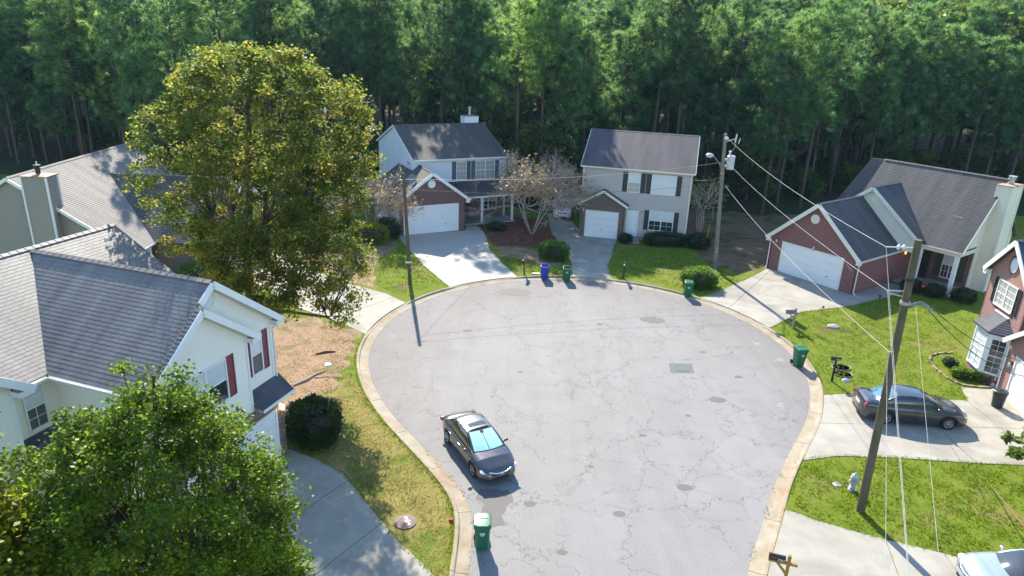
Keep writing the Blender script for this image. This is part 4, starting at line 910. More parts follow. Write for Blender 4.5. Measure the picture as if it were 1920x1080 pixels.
def branch_mb(trunk, tips, r0, r, tw=.012, per=1.):
    """limbs: every tip joins the trunk through a bent path; thick ones near the trunk"""
    b = MB(); T = [Vector(p) for p in trunk]; n = len(T)
    b.tube(T, [r0*(1-.8*i/(n-1)) for i in range(n)], 9)
    hub = []
    tips = sorted(tips, key=lambda p: p[2])
    H = max(t.z for t in T); Z0 = T[0].z
    for k, p in enumerate(tips):
        p = Vector(p); best = None
        for j, (hp, hr, hd) in enumerate(hub):
            dl = (hp-p).length
            if hd < 3 and hp.z < p.z+.3 and (best is None or dl < best[0]): best = (dl, hp, hr, hd)
        zt = min(max(Z0+(p.z-Z0)*.62, Z0+(H-Z0)*.22), H*.97); i = min(range(n), key=lambda i: abs(T[i].z-zt)); a = T[i]; d0 = (a-p).length*.8
        if best and best[0] < d0: a, ra, dep = best[1], best[2]*.72, best[3]+1
        else: ra, dep = r0*(1-.75*i/(n-1))*.48, 0
        L = (p-a).length; m1 = a.lerp(p, .35)+Vector((r.normal()*.06*L, r.normal()*.06*L, .06*L)); m2 = a.lerp(p, .7)+Vector((r.normal()*.05*L, r.normal()*.05*L, .04*L))
        ra = max(ra, tw*1.6); b.tube([a, m1, m2, p], [ra, ra*.75, ra*.5, tw], 5, 0, False)
        hub.append((m1, ra*.75, dep)); hub.append((m2, ra*.5, dep+1))
    return b
def leafy_tree(name, label, cat, base, lobes, ncl, per, crad, size, lm, bark, r0, seed, group=None, tb=(.1, .75), trunk=None, long=1.6, yellow=0., twigs=True, shell=.55, droop=.0):
    r = np.random.default_rng(seed); root = thing(name, label, cat, base, 0, group); bx = np.array(base)
    L = [(l[0]-base[0], l[1]-base[1], l[2]-base[2], *l[3:]) for l in lobes]
    C = lobes_pts(L, ncl, r, shell); zt = max(l[2]+l[5]*.5 for l in L); cx = np.average([l[0] for l in L]); cy = np.average([l[1] for l in L])
    tr = trunk or [(0, 0, -.2), (cx*.05, cy*.05, zt*.2), (cx*.25+.1, cy*.25, zt*.45), (cx*.6, cy*.6, zt*.72), (cx, cy, zt)]
    branch_mb(tr, C[::2] if len(C) > 200 else C, r0, r).build('trunk', bark, root, 60)
    n = per; k = len(C); off = r.normal(size=(k, n, 3)); off /= np.linalg.norm(off, axis=2)[..., None]; off *= (r.uniform(0, 1, (k, n, 1))**.5)*crad*r.uniform(.6, 1.35, (k, 1, 1)); off[..., 2] *= .7
    P = (C[:, None]+off).reshape(-1, 3)
    t = (r.uniform(*tb, (k, 1))+r.normal(0, .14, (k, n))).ravel()
    if 'pear' in name: t = np.clip(t, 0, .93)
    if yellow: m = r.random(len(t)) < yellow; t[m] = r.uniform(.85, 1, m.sum())
    o = link(bpy.data.objects.new('crown', leaf_data('crown', P, size, lm, t, .35, long, droop, seed)), root)
    return root
# the tall sweetgum-like tree by the left drive
LB0 = [(-15.5, 41, 11.8, 5.0, 4.6, 4.2), (-19.8, 41, 10.4, 2.7, 2.6, 2.2), (-10.8, 41, 11.4, 2.4, 2.8, 3.0), (-15.6, 41, 7.4, 4.4, 4.4, 3.8), (-18.8, 41, 6.0, 2.7, 3, 2.3), (-11.3, 40.6, 7.0, 2.4, 2.6, 2.6), (-16.2, 41, 14.3, 2.3, 2.4, 1.7), (-13.2, 41, 14.3, 1.7, 2, 1.5), (-18.4, 41, 13.2, 1.6, 1.8, 1.5), (-22.2, 40.8, 8.3, 1.2, 1.5, 1.0), (-21.6, 40.8, 6.3, 1.0, 1.3, .9), (-20.3, 40, 4.2, 1.2, 1.4, 1.0), (-11.0, 39.4, 3.9, 2.3, 2.3, 2.0), (-9.9, 38.3, 2.2, 1.1, 1.2, 1.4), (-13.6, 39.3, 3.4, 2.0, 1.9, 1.8), (-16.2, 39.6, 3.4, 2.0, 1.9, 1.4), (-12.6, 39.0, 1.3, 1.5, 1.4, 1.1), (-11.0, 38.6, .6, 1.1, 1.1, .9), (-8.6, 40, 8.8, .9, 1.2, 1.4), (-15.0, 39.6, 4.4, 2.6, 2.2, 1.6), (-17.8, 39.8, 3.6, 1.6, 1.6, 1.2), (-14.6, 39.2, 2.2, 1.9, 1.6, 1.2), (-10.4, 40, 5.6, 1.4, 1.5, 1.4), (-16.4, 39.2, 5.6, 2.1, 1.8, 1.7), (-13.0, 39.2, 5.6, 2.0, 1.8, 1.7), (-18.6, 39.6, 5.0, 1.8, 1.6, 1.4), (-12.0, 38.8, 2.9, 1.7, 1.5, 1.4), (-15.4, 38.8, 1.4, 1.7, 1.4, 1.1), (-17.4, 39.2, 2.4, 1.5, 1.3, 1.0), (-13.4, 38.8, 1.6, 1.3, 1.2, 1.0)]
KT = .8
LB = [(x*KT, y*KT, 17-KT*(17-z), a*KT, b_*KT, c*KT) for x, y, z, a, b_, c in LB0]
bigtree = leafy_tree('shade_tree', 'tall broad tree with yellowing leaves beside the left driveway, largest crown in the scene', 'tree', (-13.5, 33.0, YZ), LB, 880, 92, .54, .105, M['leaf_big'], M['bark'], .3, 11, tb=(.08, .70), yellow=.07, shell=.45, long=1.5,
    trunk=[(0, 0, -.2), (.05, .1, 3.0), (.2, .0, 6.5), (.7, -.1, 9.5), (.9, 0, 12.5), (1.1, 0, 14.6)])
b = MB()
for x, y, z, s in ((-20.9, 40.2, 11.6, .5), (-22.0, 40.2, 9.6, .4), (-14.4, 37.5, 8.4, .5), (-9.0, 40, 10.0, .5), (-10.6, 38.9, 12.6, .45)):     # caterpillar webs at twig ends
    c = V(x*KT+13.5, y*KT-33.0, 17-KT*(17-z)-YZ); b = MB(); s = s*KT*.62
    for k in range(3):
        q = c+V(*(rng.normal(size=3)*s*.35)); b.lathe([(0, -s*.6), (s*.22, -s*.2), (s*.26, s*.1), (s*.12, s*.5), (0, s*.6)], 6, 0, Matrix.Translation(c+(q-c)*.3) @ Matrix.Rotation(rng.uniform(-.7, .7), 4, 'X'))
    b.build('web_nest', M['web'], bigtree, 60)
leafy_tree('pear_tree', 'dense green pear tree with a few orange leaves in front of the cream house', 'tree', (-8.3, 13.2, YZ), [(-8.1, 13.5, 6.6, 2.5, 2.4, 2.2), (-9.7, 13.4, 6.3, 1.8, 1.8, 1.7), (-6.6, 13.5, 6.2, 1.6, 1.7, 1.7), (-7.7, 13.5, 8.4, .95, 1., .9), (-9.0, 13.5, 8.0, .9, 1, .8), (-6.3, 13.7, 5.6, 1.1, 1.2, 1.1), (-7.6, 13.3, 4.4, 2.4, 2.5, 1.9), (-10.2, 13.2, 4.5, 2.0, 2, 1.9), (-5.7, 13.6, 4.3, .8, .8, .7), (-7.2, 13.5, 9.3, .35, .35, .7), (-8.4, 13.5, 9.4, .35, .35, .55), (-6.3, 13.6, 8.0, .4, .4, .7), (-9.9, 13.4, 8.2, .4, .4, .6), (-5.6, 13.7, 6.9, .4, .4, .6), (-5.2, 13.6, 4.6, .45, .4, .35), (-10.9, 13.3, 7.3, .4, .4, .5)], 900, 105, .40, .070, M['leaf_pear'], M['bark'], .17, 12, tb=(.1, .85), yellow=.008, shell=.5, long=1.4)
leafy_tree('pear_tree', 'yellow green tree cut by the left border in front of the cream house', 'tree', (-12.0, 11.2, YZ), [(-11.4, 11.5, 6.2, 1.5, 1.3, 1.5), (-10.6, 11.6, 5.2, 1.2, 1.2, 1.3), (-11.0, 11.6, 7.6, .8, .8, .7), (-11.3, 12.2, 8.9, .5, .5, .4), (-9.8, 11.4, 4.2, .9, .9, .9)], 300, 100, .42, .09, M['leaf_yellow'], M['bark'], .12, 13, tb=(.15, .85), shell=.5)
leafy_tree('pear_tree', 'small feathery green tree cut by the right border beside the parked charcoal sedan drive', 'tree', (23.4, 24.6, YZ), [(22.6, 24.8, 1.9, 1.3, 1.2, .8), (21.4, 24.9, 1.7, .7, .7, .4), (23.6, 24.4, 3, 1.4, 1.4, 1.2), (21.9, 25.0, 2.5, .6, .6, .4)], 90, 60, .4, .13, M['leaf_forest'], M['bark'], .07, 14, tb=(.2, .8), long=2.2)

def twiggy(name, label, base, spread, hgt, seed, ntw, leafn, lm, group=None, lsize=.10, dmax=4):
    """vase shaped bare crown: many fine twigs and sparse leaves"""
    r = np.random.default_rng(seed); root = thing(name, label, 'tree', base, 0, group); b = MB(); ends = []
    def grow(p, d, L, rad, dep):
        q = p+d*L*.5+Vector(r.normal(size=3)*.04*L); e = q+(d+Vector((0, 0, .05))+Vector(r.normal(size=3)*.12)).normalized()*L*.5
        b.tube([p, q, e], [rad, rad*.85, rad*.65], 4 if dep > 1 else 6, 0, False); ends.append((e, d)); ends.append((q, d))
        if dep >= dmax: return
        for k in range(int(r.integers(3, 5)) if dep < 3 else ntw):
            a = Vector(r.normal(size=3)); nd = (d+a*.62).normalized(); nd.z = nd.z*.8+.06; nd.normalize()
            f = r.uniform(.35, 1); st = p.lerp(e, f) if dep else e
            grow(st, nd, L*r.uniform(.58, .85), max(rad*.6, .009), dep+1)
    for k in range(6):
        a = 2*PI*k/6+r.uniform(-.4, .4); t = r.uniform(.45, .85)*spread/hgt*1.2
        d = Vector((math.cos(a)*t, math.sin(a)*t, 1)).normalized(); grow(Vector((math.cos(a)*.08, math.sin(a)*.08, -.1)), d, hgt*.42, .05, 0)
    b.build('trunk', M['pale_bark'], root)
    E_ = np.array([e[0] for e in ends]); E_ = E_[E_[:, 2] > hgt*.3]; idx = r.integers(0, len(E_), leafn)
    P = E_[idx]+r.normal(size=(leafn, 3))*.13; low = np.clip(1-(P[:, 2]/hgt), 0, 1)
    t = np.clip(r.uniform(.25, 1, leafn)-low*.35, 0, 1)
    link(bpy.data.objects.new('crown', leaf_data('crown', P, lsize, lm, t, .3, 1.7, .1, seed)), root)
    return root
twiggy('crape_myrtle', 'spreading half bare tree with pinkish twigs in front of the white sided house', (1.6, 60.2, YZ), 6.6, 7.8, 21, 11, 5200, M['leaf_myrtle'], lsize=.12)
twiggy('crape_myrtle', 'pale half bare tree behind the bare left pole, left of the brick garage', (-12.3, 56.6, YZ), 4.6, 6.0, 22, 10, 3200, M['leaf_myrtle'], lsize=.12)
twiggy('crape_myrtle', 'thin nearly leafless tree at the right corner of the beige house', (16.9, 61.4, YZ), 1.0, 6.4, 23, 2, 420, M['leaf_yellow'], lsize=.15, dmax=2)

def shrub(label, base, rx, ry, h, n, lm, seed, size=.06, name='shrub', group=None, box=2.6):
    r = np.random.default_rng(seed); root = thing(name, label, 'shrub', base, 0, group)
    d = r.normal(size=(n, 3)); d /= np.linalg.norm(d, axis=1)[:, None]; d[:, 2] = np.where(d[:, 2] < -.75, -d[:, 2], d[:, 2])
    e = (np.abs(d)**box).sum(1)**(-1/box); p = d*e[:, None]*r.uniform(.78, 1.03, (n, 1))
    bumps = 1+.03*r.normal(size=n)+.08*np.sin(d[:, 0]*7+seed)*np.sin(d[:, 1]*6+1)+.05*np.sin(d[:, 2]*9+d[:, 0]*5)
    P = np.c_[p[:, 0]*rx*bumps, p[:, 1]*ry*bumps, (p[:, 2]*bumps+.92)*h/1.95]
    t = np.clip(r.uniform(.1, .9, n)+.0*p[:, 2], 0, 1); link(bpy.data.objects.new('foliage', leaf_data('foliage', P, size, lm, t, .6, 1.5, 0, seed)), root)
    b = MB(); m = 9
    for k in range(m):
        a = 2*PI*k/m; q = V(math.cos(a)*rx*.6, math.sin(a)*ry*.6, h*.75); b.tube([V(0, 0, -.05), q*.5+V(0, 0, .05), q], [.03, .02, .01], 4)
    b.lathe([(0, .08*h), (.6*rx, .12*h), (.74*rx, .45*h), (.6*rx, .8*h), (0, .9*h)], 12, 0, Matrix.Diagonal((1, ry/rx, 1, 1))); b.build('stem', M['dark_wood'], root); return root
shrub('large dark clipped bush beside the garage of the cream house', (-8.3, 25.8, YZ), 1.15, 1.1, 1.95, 9000, M['leaf_shrub'], 31, .075)
shrub('rounded clipped bush behind the blue bin', (3.2, 53.0, YZ), 1.2, 1.1, 1.45, 6500, M['leaf_shrub2'], 32, .08)
shrub('rounded clipped bush at the kerb behind the green bin, near the pole with the transformer', (13.65, 47.9, YZ), 1.3, 1.15, 1.35, 7000, M['leaf_shrub2'], 33, .08)
shrub('dark bush left of the brick garage of the white sided house', (-10.9, 57.2, YZ), 1.2, 1.1, 1.7, 4500, M['leaf_shrub'], 34, .10)
shrub('small round bush by the single garage door of the beige house', (9.75, 58.5, YZ), .6, .55, .8, 1600, M['leaf_shrub'], 35, .08)
shrub('long low hedge under the lower window of the beige house', (13.2, 58.1, YZ), 1.9, .7, 1.15, 5200, M['leaf_shrub'], 36, .085, 'hedge', box=3.2)
shrub('taller hedge bush at the right corner of the beige house', (15.9, 57.6, YZ), 1.0, .75, 1.35, 3000, M['leaf_shrub'], 37, .085, 'hedge')
shrub('dark round bush left of the red sign by the brick porch', (29.4, 48.4, YZ), .72, .6, 1.0, 2200, M['leaf_shrub'], 38, .075)
shrub('dark round bush right of the red sign by the brick porch', (30.6, 47.5, YZ), .75, .6, .95, 2200, M['leaf_shrub'], 39, .075)
shrub('dark round bush right of the porch post at the yellow sided end', (32.2, 46.6, YZ), .8, .7, 1.0, 2200, M['leaf_shrub'], 40, .075)
shrub('low bush between the porch posts of the white sided house', (-1.6, 60.9, YZ), .8, .6, .8, 1600, M['leaf_shrub'], 41, .09)
shrub('leafy bush below the porch post of the tan house', (-21.0, 44.2, YZ), 1.7, 1.4, 1.5, 3400, M['leaf_shrub2'], 42, .12)
shrub('yellowing bush under the pale tree by the left pole', (-11.9, 55.6, YZ), 1.5, 1.2, 1.6, 2600, M['leaf_yellow'], 43, .13)
shrub('dark low plant in the flower bed near the brick edging', (25.1, 35.9, YZ), .38, .38, .45, 500, M['leaf_shrub'], 44, .07, 'garden_plant')
shrub('broad leafy plant in the middle of the flower bed', (25.0, 34.5, YZ), .6, .5, .5, 700, M['leaf_shrub2'], 45, .1, 'garden_plant')
shrub('pale leafy plant beside the bay window in the flower bed', (26.0, 34.2, YZ), .6, .5, .65, 800, M['leaf_shrub2'], 46, .1, 'garden_plant')

# pines: five prototypes, copied with their parts
def pine_proto(seed, h, w, cb):
    r = np.random.default_rng(seed); b = MB()
    lean = Vector((r.normal()*.25, r.normal()*.25, 0)); top = V(0, 0, h)+lean
    b.tube([V(0, 0, -.3), V(0, 0, h*.3)+lean*.2, V(0, 0, h*.65)+lean*.6, top-V(0, 0, .4)], [.17, .15, .1, .025], 7)
    base, tip = [], []; nt = []
    z = h*cb
    while z < h-.3:
        f = (z-h*cb)/(h*(1-cb)); L0 = w*(math.sin(PI*min(.93, .2+f*.78))**.7)*(1-.2*f)*r.uniform(.75, 1.15)+.2
        for k in range(int(r.integers(4, 7))):
            a = r.uniform(0, 2*PI); L = L0*r.uniform(.6, 1.2); p0 = V(0, 0, z)+lean*(z/h); dr = Vector((math.cos(a), math.sin(a), r.uniform(.05, .6)*(.4+f)))
            p1 = p0+dr.normalized()*L*.55; p2 = p0+dr.normalized()*L+V(0, 0, .12*L)
            b.tube([p0, p1, p2], [.032, .022, .01], 3, 0, False)
            for m in range(int(2+L*1.7)):
                q = p1.lerp(p2, r.random()**.5) if m else p2
                q = q+Vector(r.normal(size=3)*.12*L); tk = float(np.clip(r.normal(.42, .22), 0, 1)); ax = (dr.normalized()*.45+V(0, 0, .8)+Vector(r.normal(size=3)*.3)).normalized()
                for j in range(24):
                    d = (ax*.62+Vector(r.normal(size=3)*.62)).normalized()*r.uniform(.34, .62); b0 = q+Vector(r.normal(size=3)*.07); base.append(b0); tip.append(b0+d); nt.append(tk+r.normal()*.1)
        z += r.uniform(.35, .6)
    for k in range(26):
        q = top-V(0, 0, r.uniform(0, .7)); d = Vector((r.normal()*.4, r.normal()*.4, r.uniform(.4, 1))).normalized()*.5; base.append(q); tip.append(q+d); nt.append(.6)
    tm = b.data('trunk', M['pine_bark'], 60); cm = blades('crown', np.array([list(x) for x in base]), np.array([list(x) for x in tip]), .066, M['needle'], np.array(nt), seed)
    return tm, cm
protos = [pine_proto(100+i, *a) for i, a in enumerate([(19, 2.7, .42), (17.5, 2.4, .36), (20, 2.9, .5), (18.5, 2.2, .46), (16.5, 2.6, .3), (19.5, 2.4, .55)])]
def edge_y(x):
    return float(np.interp(x, [-75, -48, -30, -12, 4, 16, 26, 36, 48, 75], [84, 79, 77, 80, 79, 79, 78, 81, 86, 80]))
spots = [(0, 73.6), (2.6, 75.2), (-6.2, 77.2), (-3.2, 76.4), (25.8, 71.2), (28, 73.2), (-35, 68.5), (-31.5, 67), (-38, 71), (-29, 71), (5.2, 75.5), (31, 74.5)]; r = np.random.default_rng(5)
tries = 0; cell = {}
for q in spots: cell.setdefault((int(q[0]//5), int(q[1]//5)), []).append(q)
while tries < 26000:
    tries += 1; y = 72+r.random()**1.15*130; hw_ = .78*y+16; x = r.uniform(-hw_, hw_)
    if y < edge_y(x): continue
    dmin = 2.75 if y < 112 else 3.6
    k = (int(x//5), int(y//5))
    if any((x-a)**2+(y-c)**2 < dmin**2 for i in range(-1, 2) for j in range(-1, 2) for a, c in cell.get((k[0]+i, k[1]+j), [])): continue
    cell.setdefault(k, []).append((x, y)); spots.append((x, y))
spots.sort(key=lambda s: s[1]-.0*abs(s[0])-edge_y(s[0])*.55)
def terr(x, y): return terrain(x, y) if y > 82 else YZ
far = []; far_t = []
for i, (x, y) in enumerate(spots):
    k = int(r.integers(0, 6)); rz = r.uniform(0, 2*PI); s = float(np.clip(r.normal(1.02, .14), .72, 1.3))
    if i < 296:
        root = thing('pine_tree', 'tall slender pine standing in the wood behind the houses', 'tree', (x, y, terr(x, y)), rz, 'pines in the wood behind the houses'); root.scale = (s*r.uniform(.95, 1.15),)*2+(s,)
        for nm, me in zip(('trunk', 'crown'), protos[k]): link(bpy.data.objects.new(nm, me), root)
    else: far.append((x, y, rz, s, k))
print('pines', len(spots), 'far', len(far))
cv = [np.array([v.co for v in p[1].vertices], dtype=np.float32) if False else None for p in protos]
def mesh_arr(me):
    a = np.empty(len(me.vertices)*3, np.float32); me.vertices.foreach_get('co', a); t = np.empty(len(me.polygons), np.float32); me.attributes['tint'].data.foreach_get('value', t); return a.reshape(-1, 3, 3), t
arr = [mesh_arr(p[1]) for p in protos]; VV, TT = [], []
for x, y, rz, s, k in far[:640]:
    v, t = arr[k]; m = np.arange(0, len(v), 3 if y < 125 else 6); w = v[m].copy(); c = w.mean(1, keepdims=True); w = c+(w-c)*(1.7 if y < 125 else 2.5)
    cs, sn = math.cos(rz), math.sin(rz); q = np.empty_like(w); q[..., 0] = w[..., 0]*cs-w[..., 1]*sn; q[..., 1] = w[..., 0]*sn+w[..., 1]*cs; q[..., 2] = w[..., 2]
    VV.append(q*s*(1.06+max(0, y-110)*.004)+np.array([x, y, terr(x, y)], np.float32)); TT.append(t[m])
VV = np.concatenate(VV); TT = np.concatenate(TT); n = len(VV)
me = bpy.data.meshes.new('far_wood'); me.vertices.add(n*3); me.vertices.foreach_set('co', VV.ravel().astype(np.float32)); me.loops.add(n*3); me.loops.foreach_set('vertex_index', np.arange(n*3, dtype=np.int32))
me.polygons.add(n); me.polygons.foreach_set('loop_start', np.arange(0, n*3, 3, dtype=np.int32)); me.polygons.foreach_set('loop_total', np.full(n, 3, np.int32)); me.materials.append(M['needle']); me.update(calc_edges=True)
a = me.attributes.new('tint', 'FLOAT', 'FACE'); a.data.foreach_set('value', TT)
tag(link(bpy.data.objects.new('far_wood', me)), 'far tops of the pine wood closing the view behind the nearer pines', 'wood', kind='stuff')
# broadleaf trees inside and at the foot of the wood
BLAB = ['broadleaf tree behind the pines above the brick house roof', 'broadleaf tree behind the pines at the upper right', 'broadleaf tree behind the pines above the right chimney', 'broadleaf tree deep in the wood above the transformer pole', 'tallest broadleaf tree deep in the wood at the upper right', 'broadleaf tree behind the pines at the top right corner', 'tall broadleaf tree deep in the wood above the beige house']
for i, (x, y, hh, rr, sp) in enumerate([(46, 97, 23, 5, 0), (58, 99, 24, 5.5, 0), (69, 98, 23, 5, 0), (38, 110, 26, 5, 0), (50, 113, 27, 6, 0), (76, 110, 26, 6, 0), (24, 122, 27, 6, 0)]):
    leafy_tree('broadleaf_tree', BLAB[i], 'tree', (x, y, terr(x, y)), [(x, y, hh*.72, rr, rr, hh*.27), (x+rr*.6, y-1, hh*.55, rr*.7, rr*.7, hh*.2), (x-rr*.6, y-1, hh*.6, rr*.7, rr*.7, hh*.2)], 150, 42, 1.3, .42, M['leaf_forest'], M['bark'], .25, 60+i, 'broadleaf trees behind the pines', tb=(.2, .8), shell=.6)
ULAB = ['bushy tree just behind the right corner of the white sided house', 'bushy tree in the gap between the white and beige houses', 'tallest bushy tree in the gap between the white and beige houses', 'bushy tree behind the chimney of the white sided house', 'low bushy tree behind the left corner of the beige house', 'low bushy tree behind the right corner of the beige house', 'bushy tree behind the left gable of the white sided house', 'low tree at the wood edge left of the brick house', 'smallest tree at the wood edge behind the brick garage', 'low tree at the wood edge behind the brick house ridge', 'bushy tree at the wood edge above the tan house ridge', 'bushy tree at the wood edge above the rust capped chimney', 'low tree behind the yellow sided end of the brick house', 'low tree behind the beige house ridge']
und = [(-3.5, 74.5, 7.5, 2.2), (1.5, 73, 8.5, 2.6), (3.5, 77, 9, 2.6), (-1, 78, 8, 2.4), (6, 77.5, 6, 2), (18, 76, 4, 1.8), (-16, 75, 6, 2.2), (27, 78, 4.5, 1.9), (33, 79.5, 3.6, 1.8), (40, 83, 4, 2), (-33, 79, 6, 2.5), (-40, 80, 5, 2.2), (46, 84, 5, 2.2), (13, 77, 5, 2)]+[(float(x), edge_y(x)+float(q), float(hh), 2.2) for x, q, hh in zip(np.linspace(-62, 64, 26)+r.uniform(-2, 2, 26), r.uniform(0, 14, 26), r.uniform(3, 7, 26))]
for i, (x, y, hh, rr) in enumerate(und):
    leafy_tree('understorey_tree', ULAB[i] if i < len(ULAB) else 'small bushy tree in the shade at the foot of the pine wood', 'tree', (x, y, YZ), [(x, y, hh*.6, rr, rr, hh*.38), (x+rr*.5, y-.6, hh*.4, rr*.7, rr*.7, hh*.26)], 70, 48, .75, .2, M['leaf_forest'], M['bark'], .08, 80+i, 'small trees at the edge of the wood', tb=(.05, .7), shell=.5)

# grass: real blades on the lawns nearest the camera
def scatter(P, dens, seed):
    P = np.array(P); r = np.random.default_rng(seed); lo, hi = P.min(0), P.max(0); n = int((hi-lo).prod()*dens); q = r.uniform(lo, hi, (n, 2)); inside = np.zeros(n, bool); j = len(P)-1
    for i in range(len(P)):
        c = ((P[i, 1] > q[:, 1]) != (P[j, 1] > q[:, 1])) & (q[:, 0] < (P[j, 0]-P[i, 0])*(q[:, 1]-P[i, 1])/(P[j, 1]-P[i, 1]+1e-12)+P[i, 0]); inside ^= c; j = i
    return q[inside]
def grass(name, label, polys, dens, h, mat, seed, w=.022, tb=(.1, .9), clump=.6, avoid=()):
    r = np.random.default_rng(seed); q = np.concatenate([scatter(P, dens, seed+i) for i, P in enumerate(polys)])
    f = np.sin(q[:, 0]*1.7+seed)*np.sin(q[:, 1]*1.3)+.6*np.sin(q[:, 0]*4.1+q[:, 1]*2.7)+.5*np.sin(q[:, 1]*5.3-q[:, 0]*3.3)
    q = q[(f+r.normal(0, .8, len(q))) > -clump]
    for A in avoid:
        m = np.array([not pip(p, A) for p in q]); q = q[m]
    n = len(q); base = np.repeat(np.c_[q, np.full(n, YZ)], 3, 0)+r.normal(size=(n*3, 3))*[.02, .02, 0]; d = r.normal(size=(n*3, 3))*.55; d[:, 2] = 1; hh = h*r.uniform(.5, 1.3, (n*3, 1))
    fl = .5*np.sin(q[:, 0]*.9+seed)*np.sin(q[:, 1]*.8+1)+.3*np.sin(q[:, 0]*2.3-q[:, 1]*1.9)
    t = np.repeat(np.clip(r.uniform(*tb, n)+.22*fl, 0, 1), 3)+r.normal(0, .08, n*3)
    tag(link(bpy.data.objects.new(name, blades(name, base, base+d*hh, w, mat, t, seed))), label, 'grass', kind='stuff')
grass('grass', 'short green grass on the lawn around the hydrant and the leaning pole', [[(11.3, 22.6), (12.9, 25.6), (14.5, 26.05), (22.6, 25.9), (24.5, 25.8), (24.5, 19.2), (18.2, 19.5), (14.7, 20.7), (12.1, 21.8)]], 150, .10, M['grass_blade'], 200, .026, tb=(0, .9), clump=.2)
grass('grass', 'patchy green grass on the lawn of the bright brick house', [[(16.7, 40.2), (16.9, 38), (17.2, 36), (17.0, 33.5), (16.6, 32.4), (17.5, 32.0), (23.5, 31.8), (24.1, 33.2), (25.8, 33.4), (26.3, 36), (26.6, 38), (31, 43), (32, 46), (29, 47.4), (27, 46.8), (23.6, 44.8), (21.1, 43.9), (19.4, 43.2)]], 70, .085, M['grass_blade'], 210, .03, tb=(0, .95), clump=.3)
grass('grass', 'browned dry grass on the mound of the right lawn', [rough([(18.6, 39.0), (20, 42.3), (22.5, 43.4), (25.5, 43.8), (27, 41.5), (26, 39), (23, 38.2), (20.5, 37.6)], .5, .6, 71), rough([(22.5, 20.6), (24.4, 20.4), (24.4, 23), (23, 23.4), (21.8, 22.2)], .3, .5, 72)], 60, .07, M['dry_blade'], 215, .03, tb=(.05, .95), clump=.0)
grass('grass', 'dry tufted grass on the strip by the parked sedan', [[(-8.2, 31.9), (-7.5, 30.9), (-6.8, 29.4), (-5.85, 27.75), (-4.6, 26.0), (-3.7, 24.75), (-2.9, 23.55), (-2.3, 22.4), (-1.9, 21.2), (-1.78, 20.2), (-1.78, 17.8), (-2.5, 18.7), (-3.7, 20.0), (-5.0, 21.8), (-6.4, 23.7), (-7.7, 24.5), (-9.2, 25.3), (-9.3, 28)]], 170, .065, M['dry_blade'], 220, .022, tb=(.05, 1), clump=.4, avoid=[[(-3.57+.6*math.cos(k*PI/5), 20.75+.6*math.sin(k*PI/5)) for k in range(10)]])
grass('grass', 'green grass on the lawns in front of the beige and white houses', [[(7.6, 49), (9.5, 48.7), (12.6, 46.8), (13.3, 45.9), (17.3, 49.5), (16, 53), (14, 57), (9.5, 57), (8.6, 55), (7.8, 52)], [(.8, 49), (2.5, 49), (4.1, 48.8), (4.4, 51), (2.8, 50.6), (1.2, 52.4), (-.8, 53), (-1.2, 54), (-.2, 51)], [(-7.6, 43.7), (-5.0, 46.0), (-6.9, 50.1), (-8.7, 54.2), (-9.6, 53.5), (-10.2, 50), (-9.5, 45.4)]], 45, .09, M['grass_blade'], 230, .04, tb=(.1, .8), clump=.9)
EG = []
def strip(a, c, w0=.10, w1=.05):
    a, c = Vector(a), Vector(c); d = (c-a).normalized(); n_ = Vector((-d.y, d.x)); EG.append([tuple(a+n_*w0), tuple(a-n_*w1), tuple(c-n_*w1), tuple(c+n_*w0)])
for P in ([(.44, 48.6), (-.6, 50.85), (-1.97, 54.86), (-2.3, 57.5)], [(-4.46, 45.65), (-6.9, 50.3), (-9.9, 57.2)], [(7.26, 48.31), (7.45, 51.6), (8.0, 54), (8.75, 57.6)], [(16.71, 40.54), (19.41, 43.3), (21.1, 43.95), (23.6, 44.9), (26.9, 46.9)], [(13.42, 45.45), (17.6, 49.6), (19.8, 52.1)], [(12.5, 25.7), (14.5, 26.15), (16.87, 26.2), (20.6, 26), (22.6, 26)], [(16.3, 31.8), (17.5, 31.95), (23.6, 31.7), (24.1, 33.14)], [(10.75, 22.3), (11.2, 22.15), (12, 21.65), (13.2, 21.1), (14.68, 20.55), (16.16, 20), (18.2, 19.35), (22, 18.6)], [(-1.7, 17.7), (-2.6, 18.6), (-3.8, 19.9), (-5.1, 21.6), (-6.5, 23.5), (-7.6, 24.3)]):
    for a, c in zip(P, P[1:]): strip(a, c)
for i in range(30, len(PATH)-31, 3):
    if LOW[i] < .3 and LOW[i+3] < .3: EG.append([tuple(OFF(i, KW-.05)), tuple(OFF(i+3, KW-.05)), tuple(OFF(i+3, KW+.12)), tuple(OFF(i, KW+.12))])
grass('grass', 'ragged grass growing over the edges of the drives and kerbs', EG, 210, .085, M['grass_blade'], 400, .026, tb=(.1, .9), clump=1.)
lq = np.concatenate([scatter(P, d, 300+i) for i, (P, d) in enumerate([([(-14.4, 39.9), (-9.9, 38.2), (-9.0, 37.3), (-8.6, 33.5), (-8.5, 31.8), (-9.4, 28.2), (-9.5, 25.6), (-11, 29), (-17, 33), (-22, 38), (-20, 43)], 26), ([(-9.6, 45.2), (-15.8, 50), (-15.5, 58), (-11.8, 57.9), (-9.7, 54)], 20), ([(-3, 62), (-1.5, 53.5), (3.6, 52), (4, 57), (3, 65)], 22), ([(-8.2, 31.9), (-4.6, 26.0), (-2.3, 22.4), (-1.9, 18), (-5.1, 21.7), (-9, 27)], 5)])])
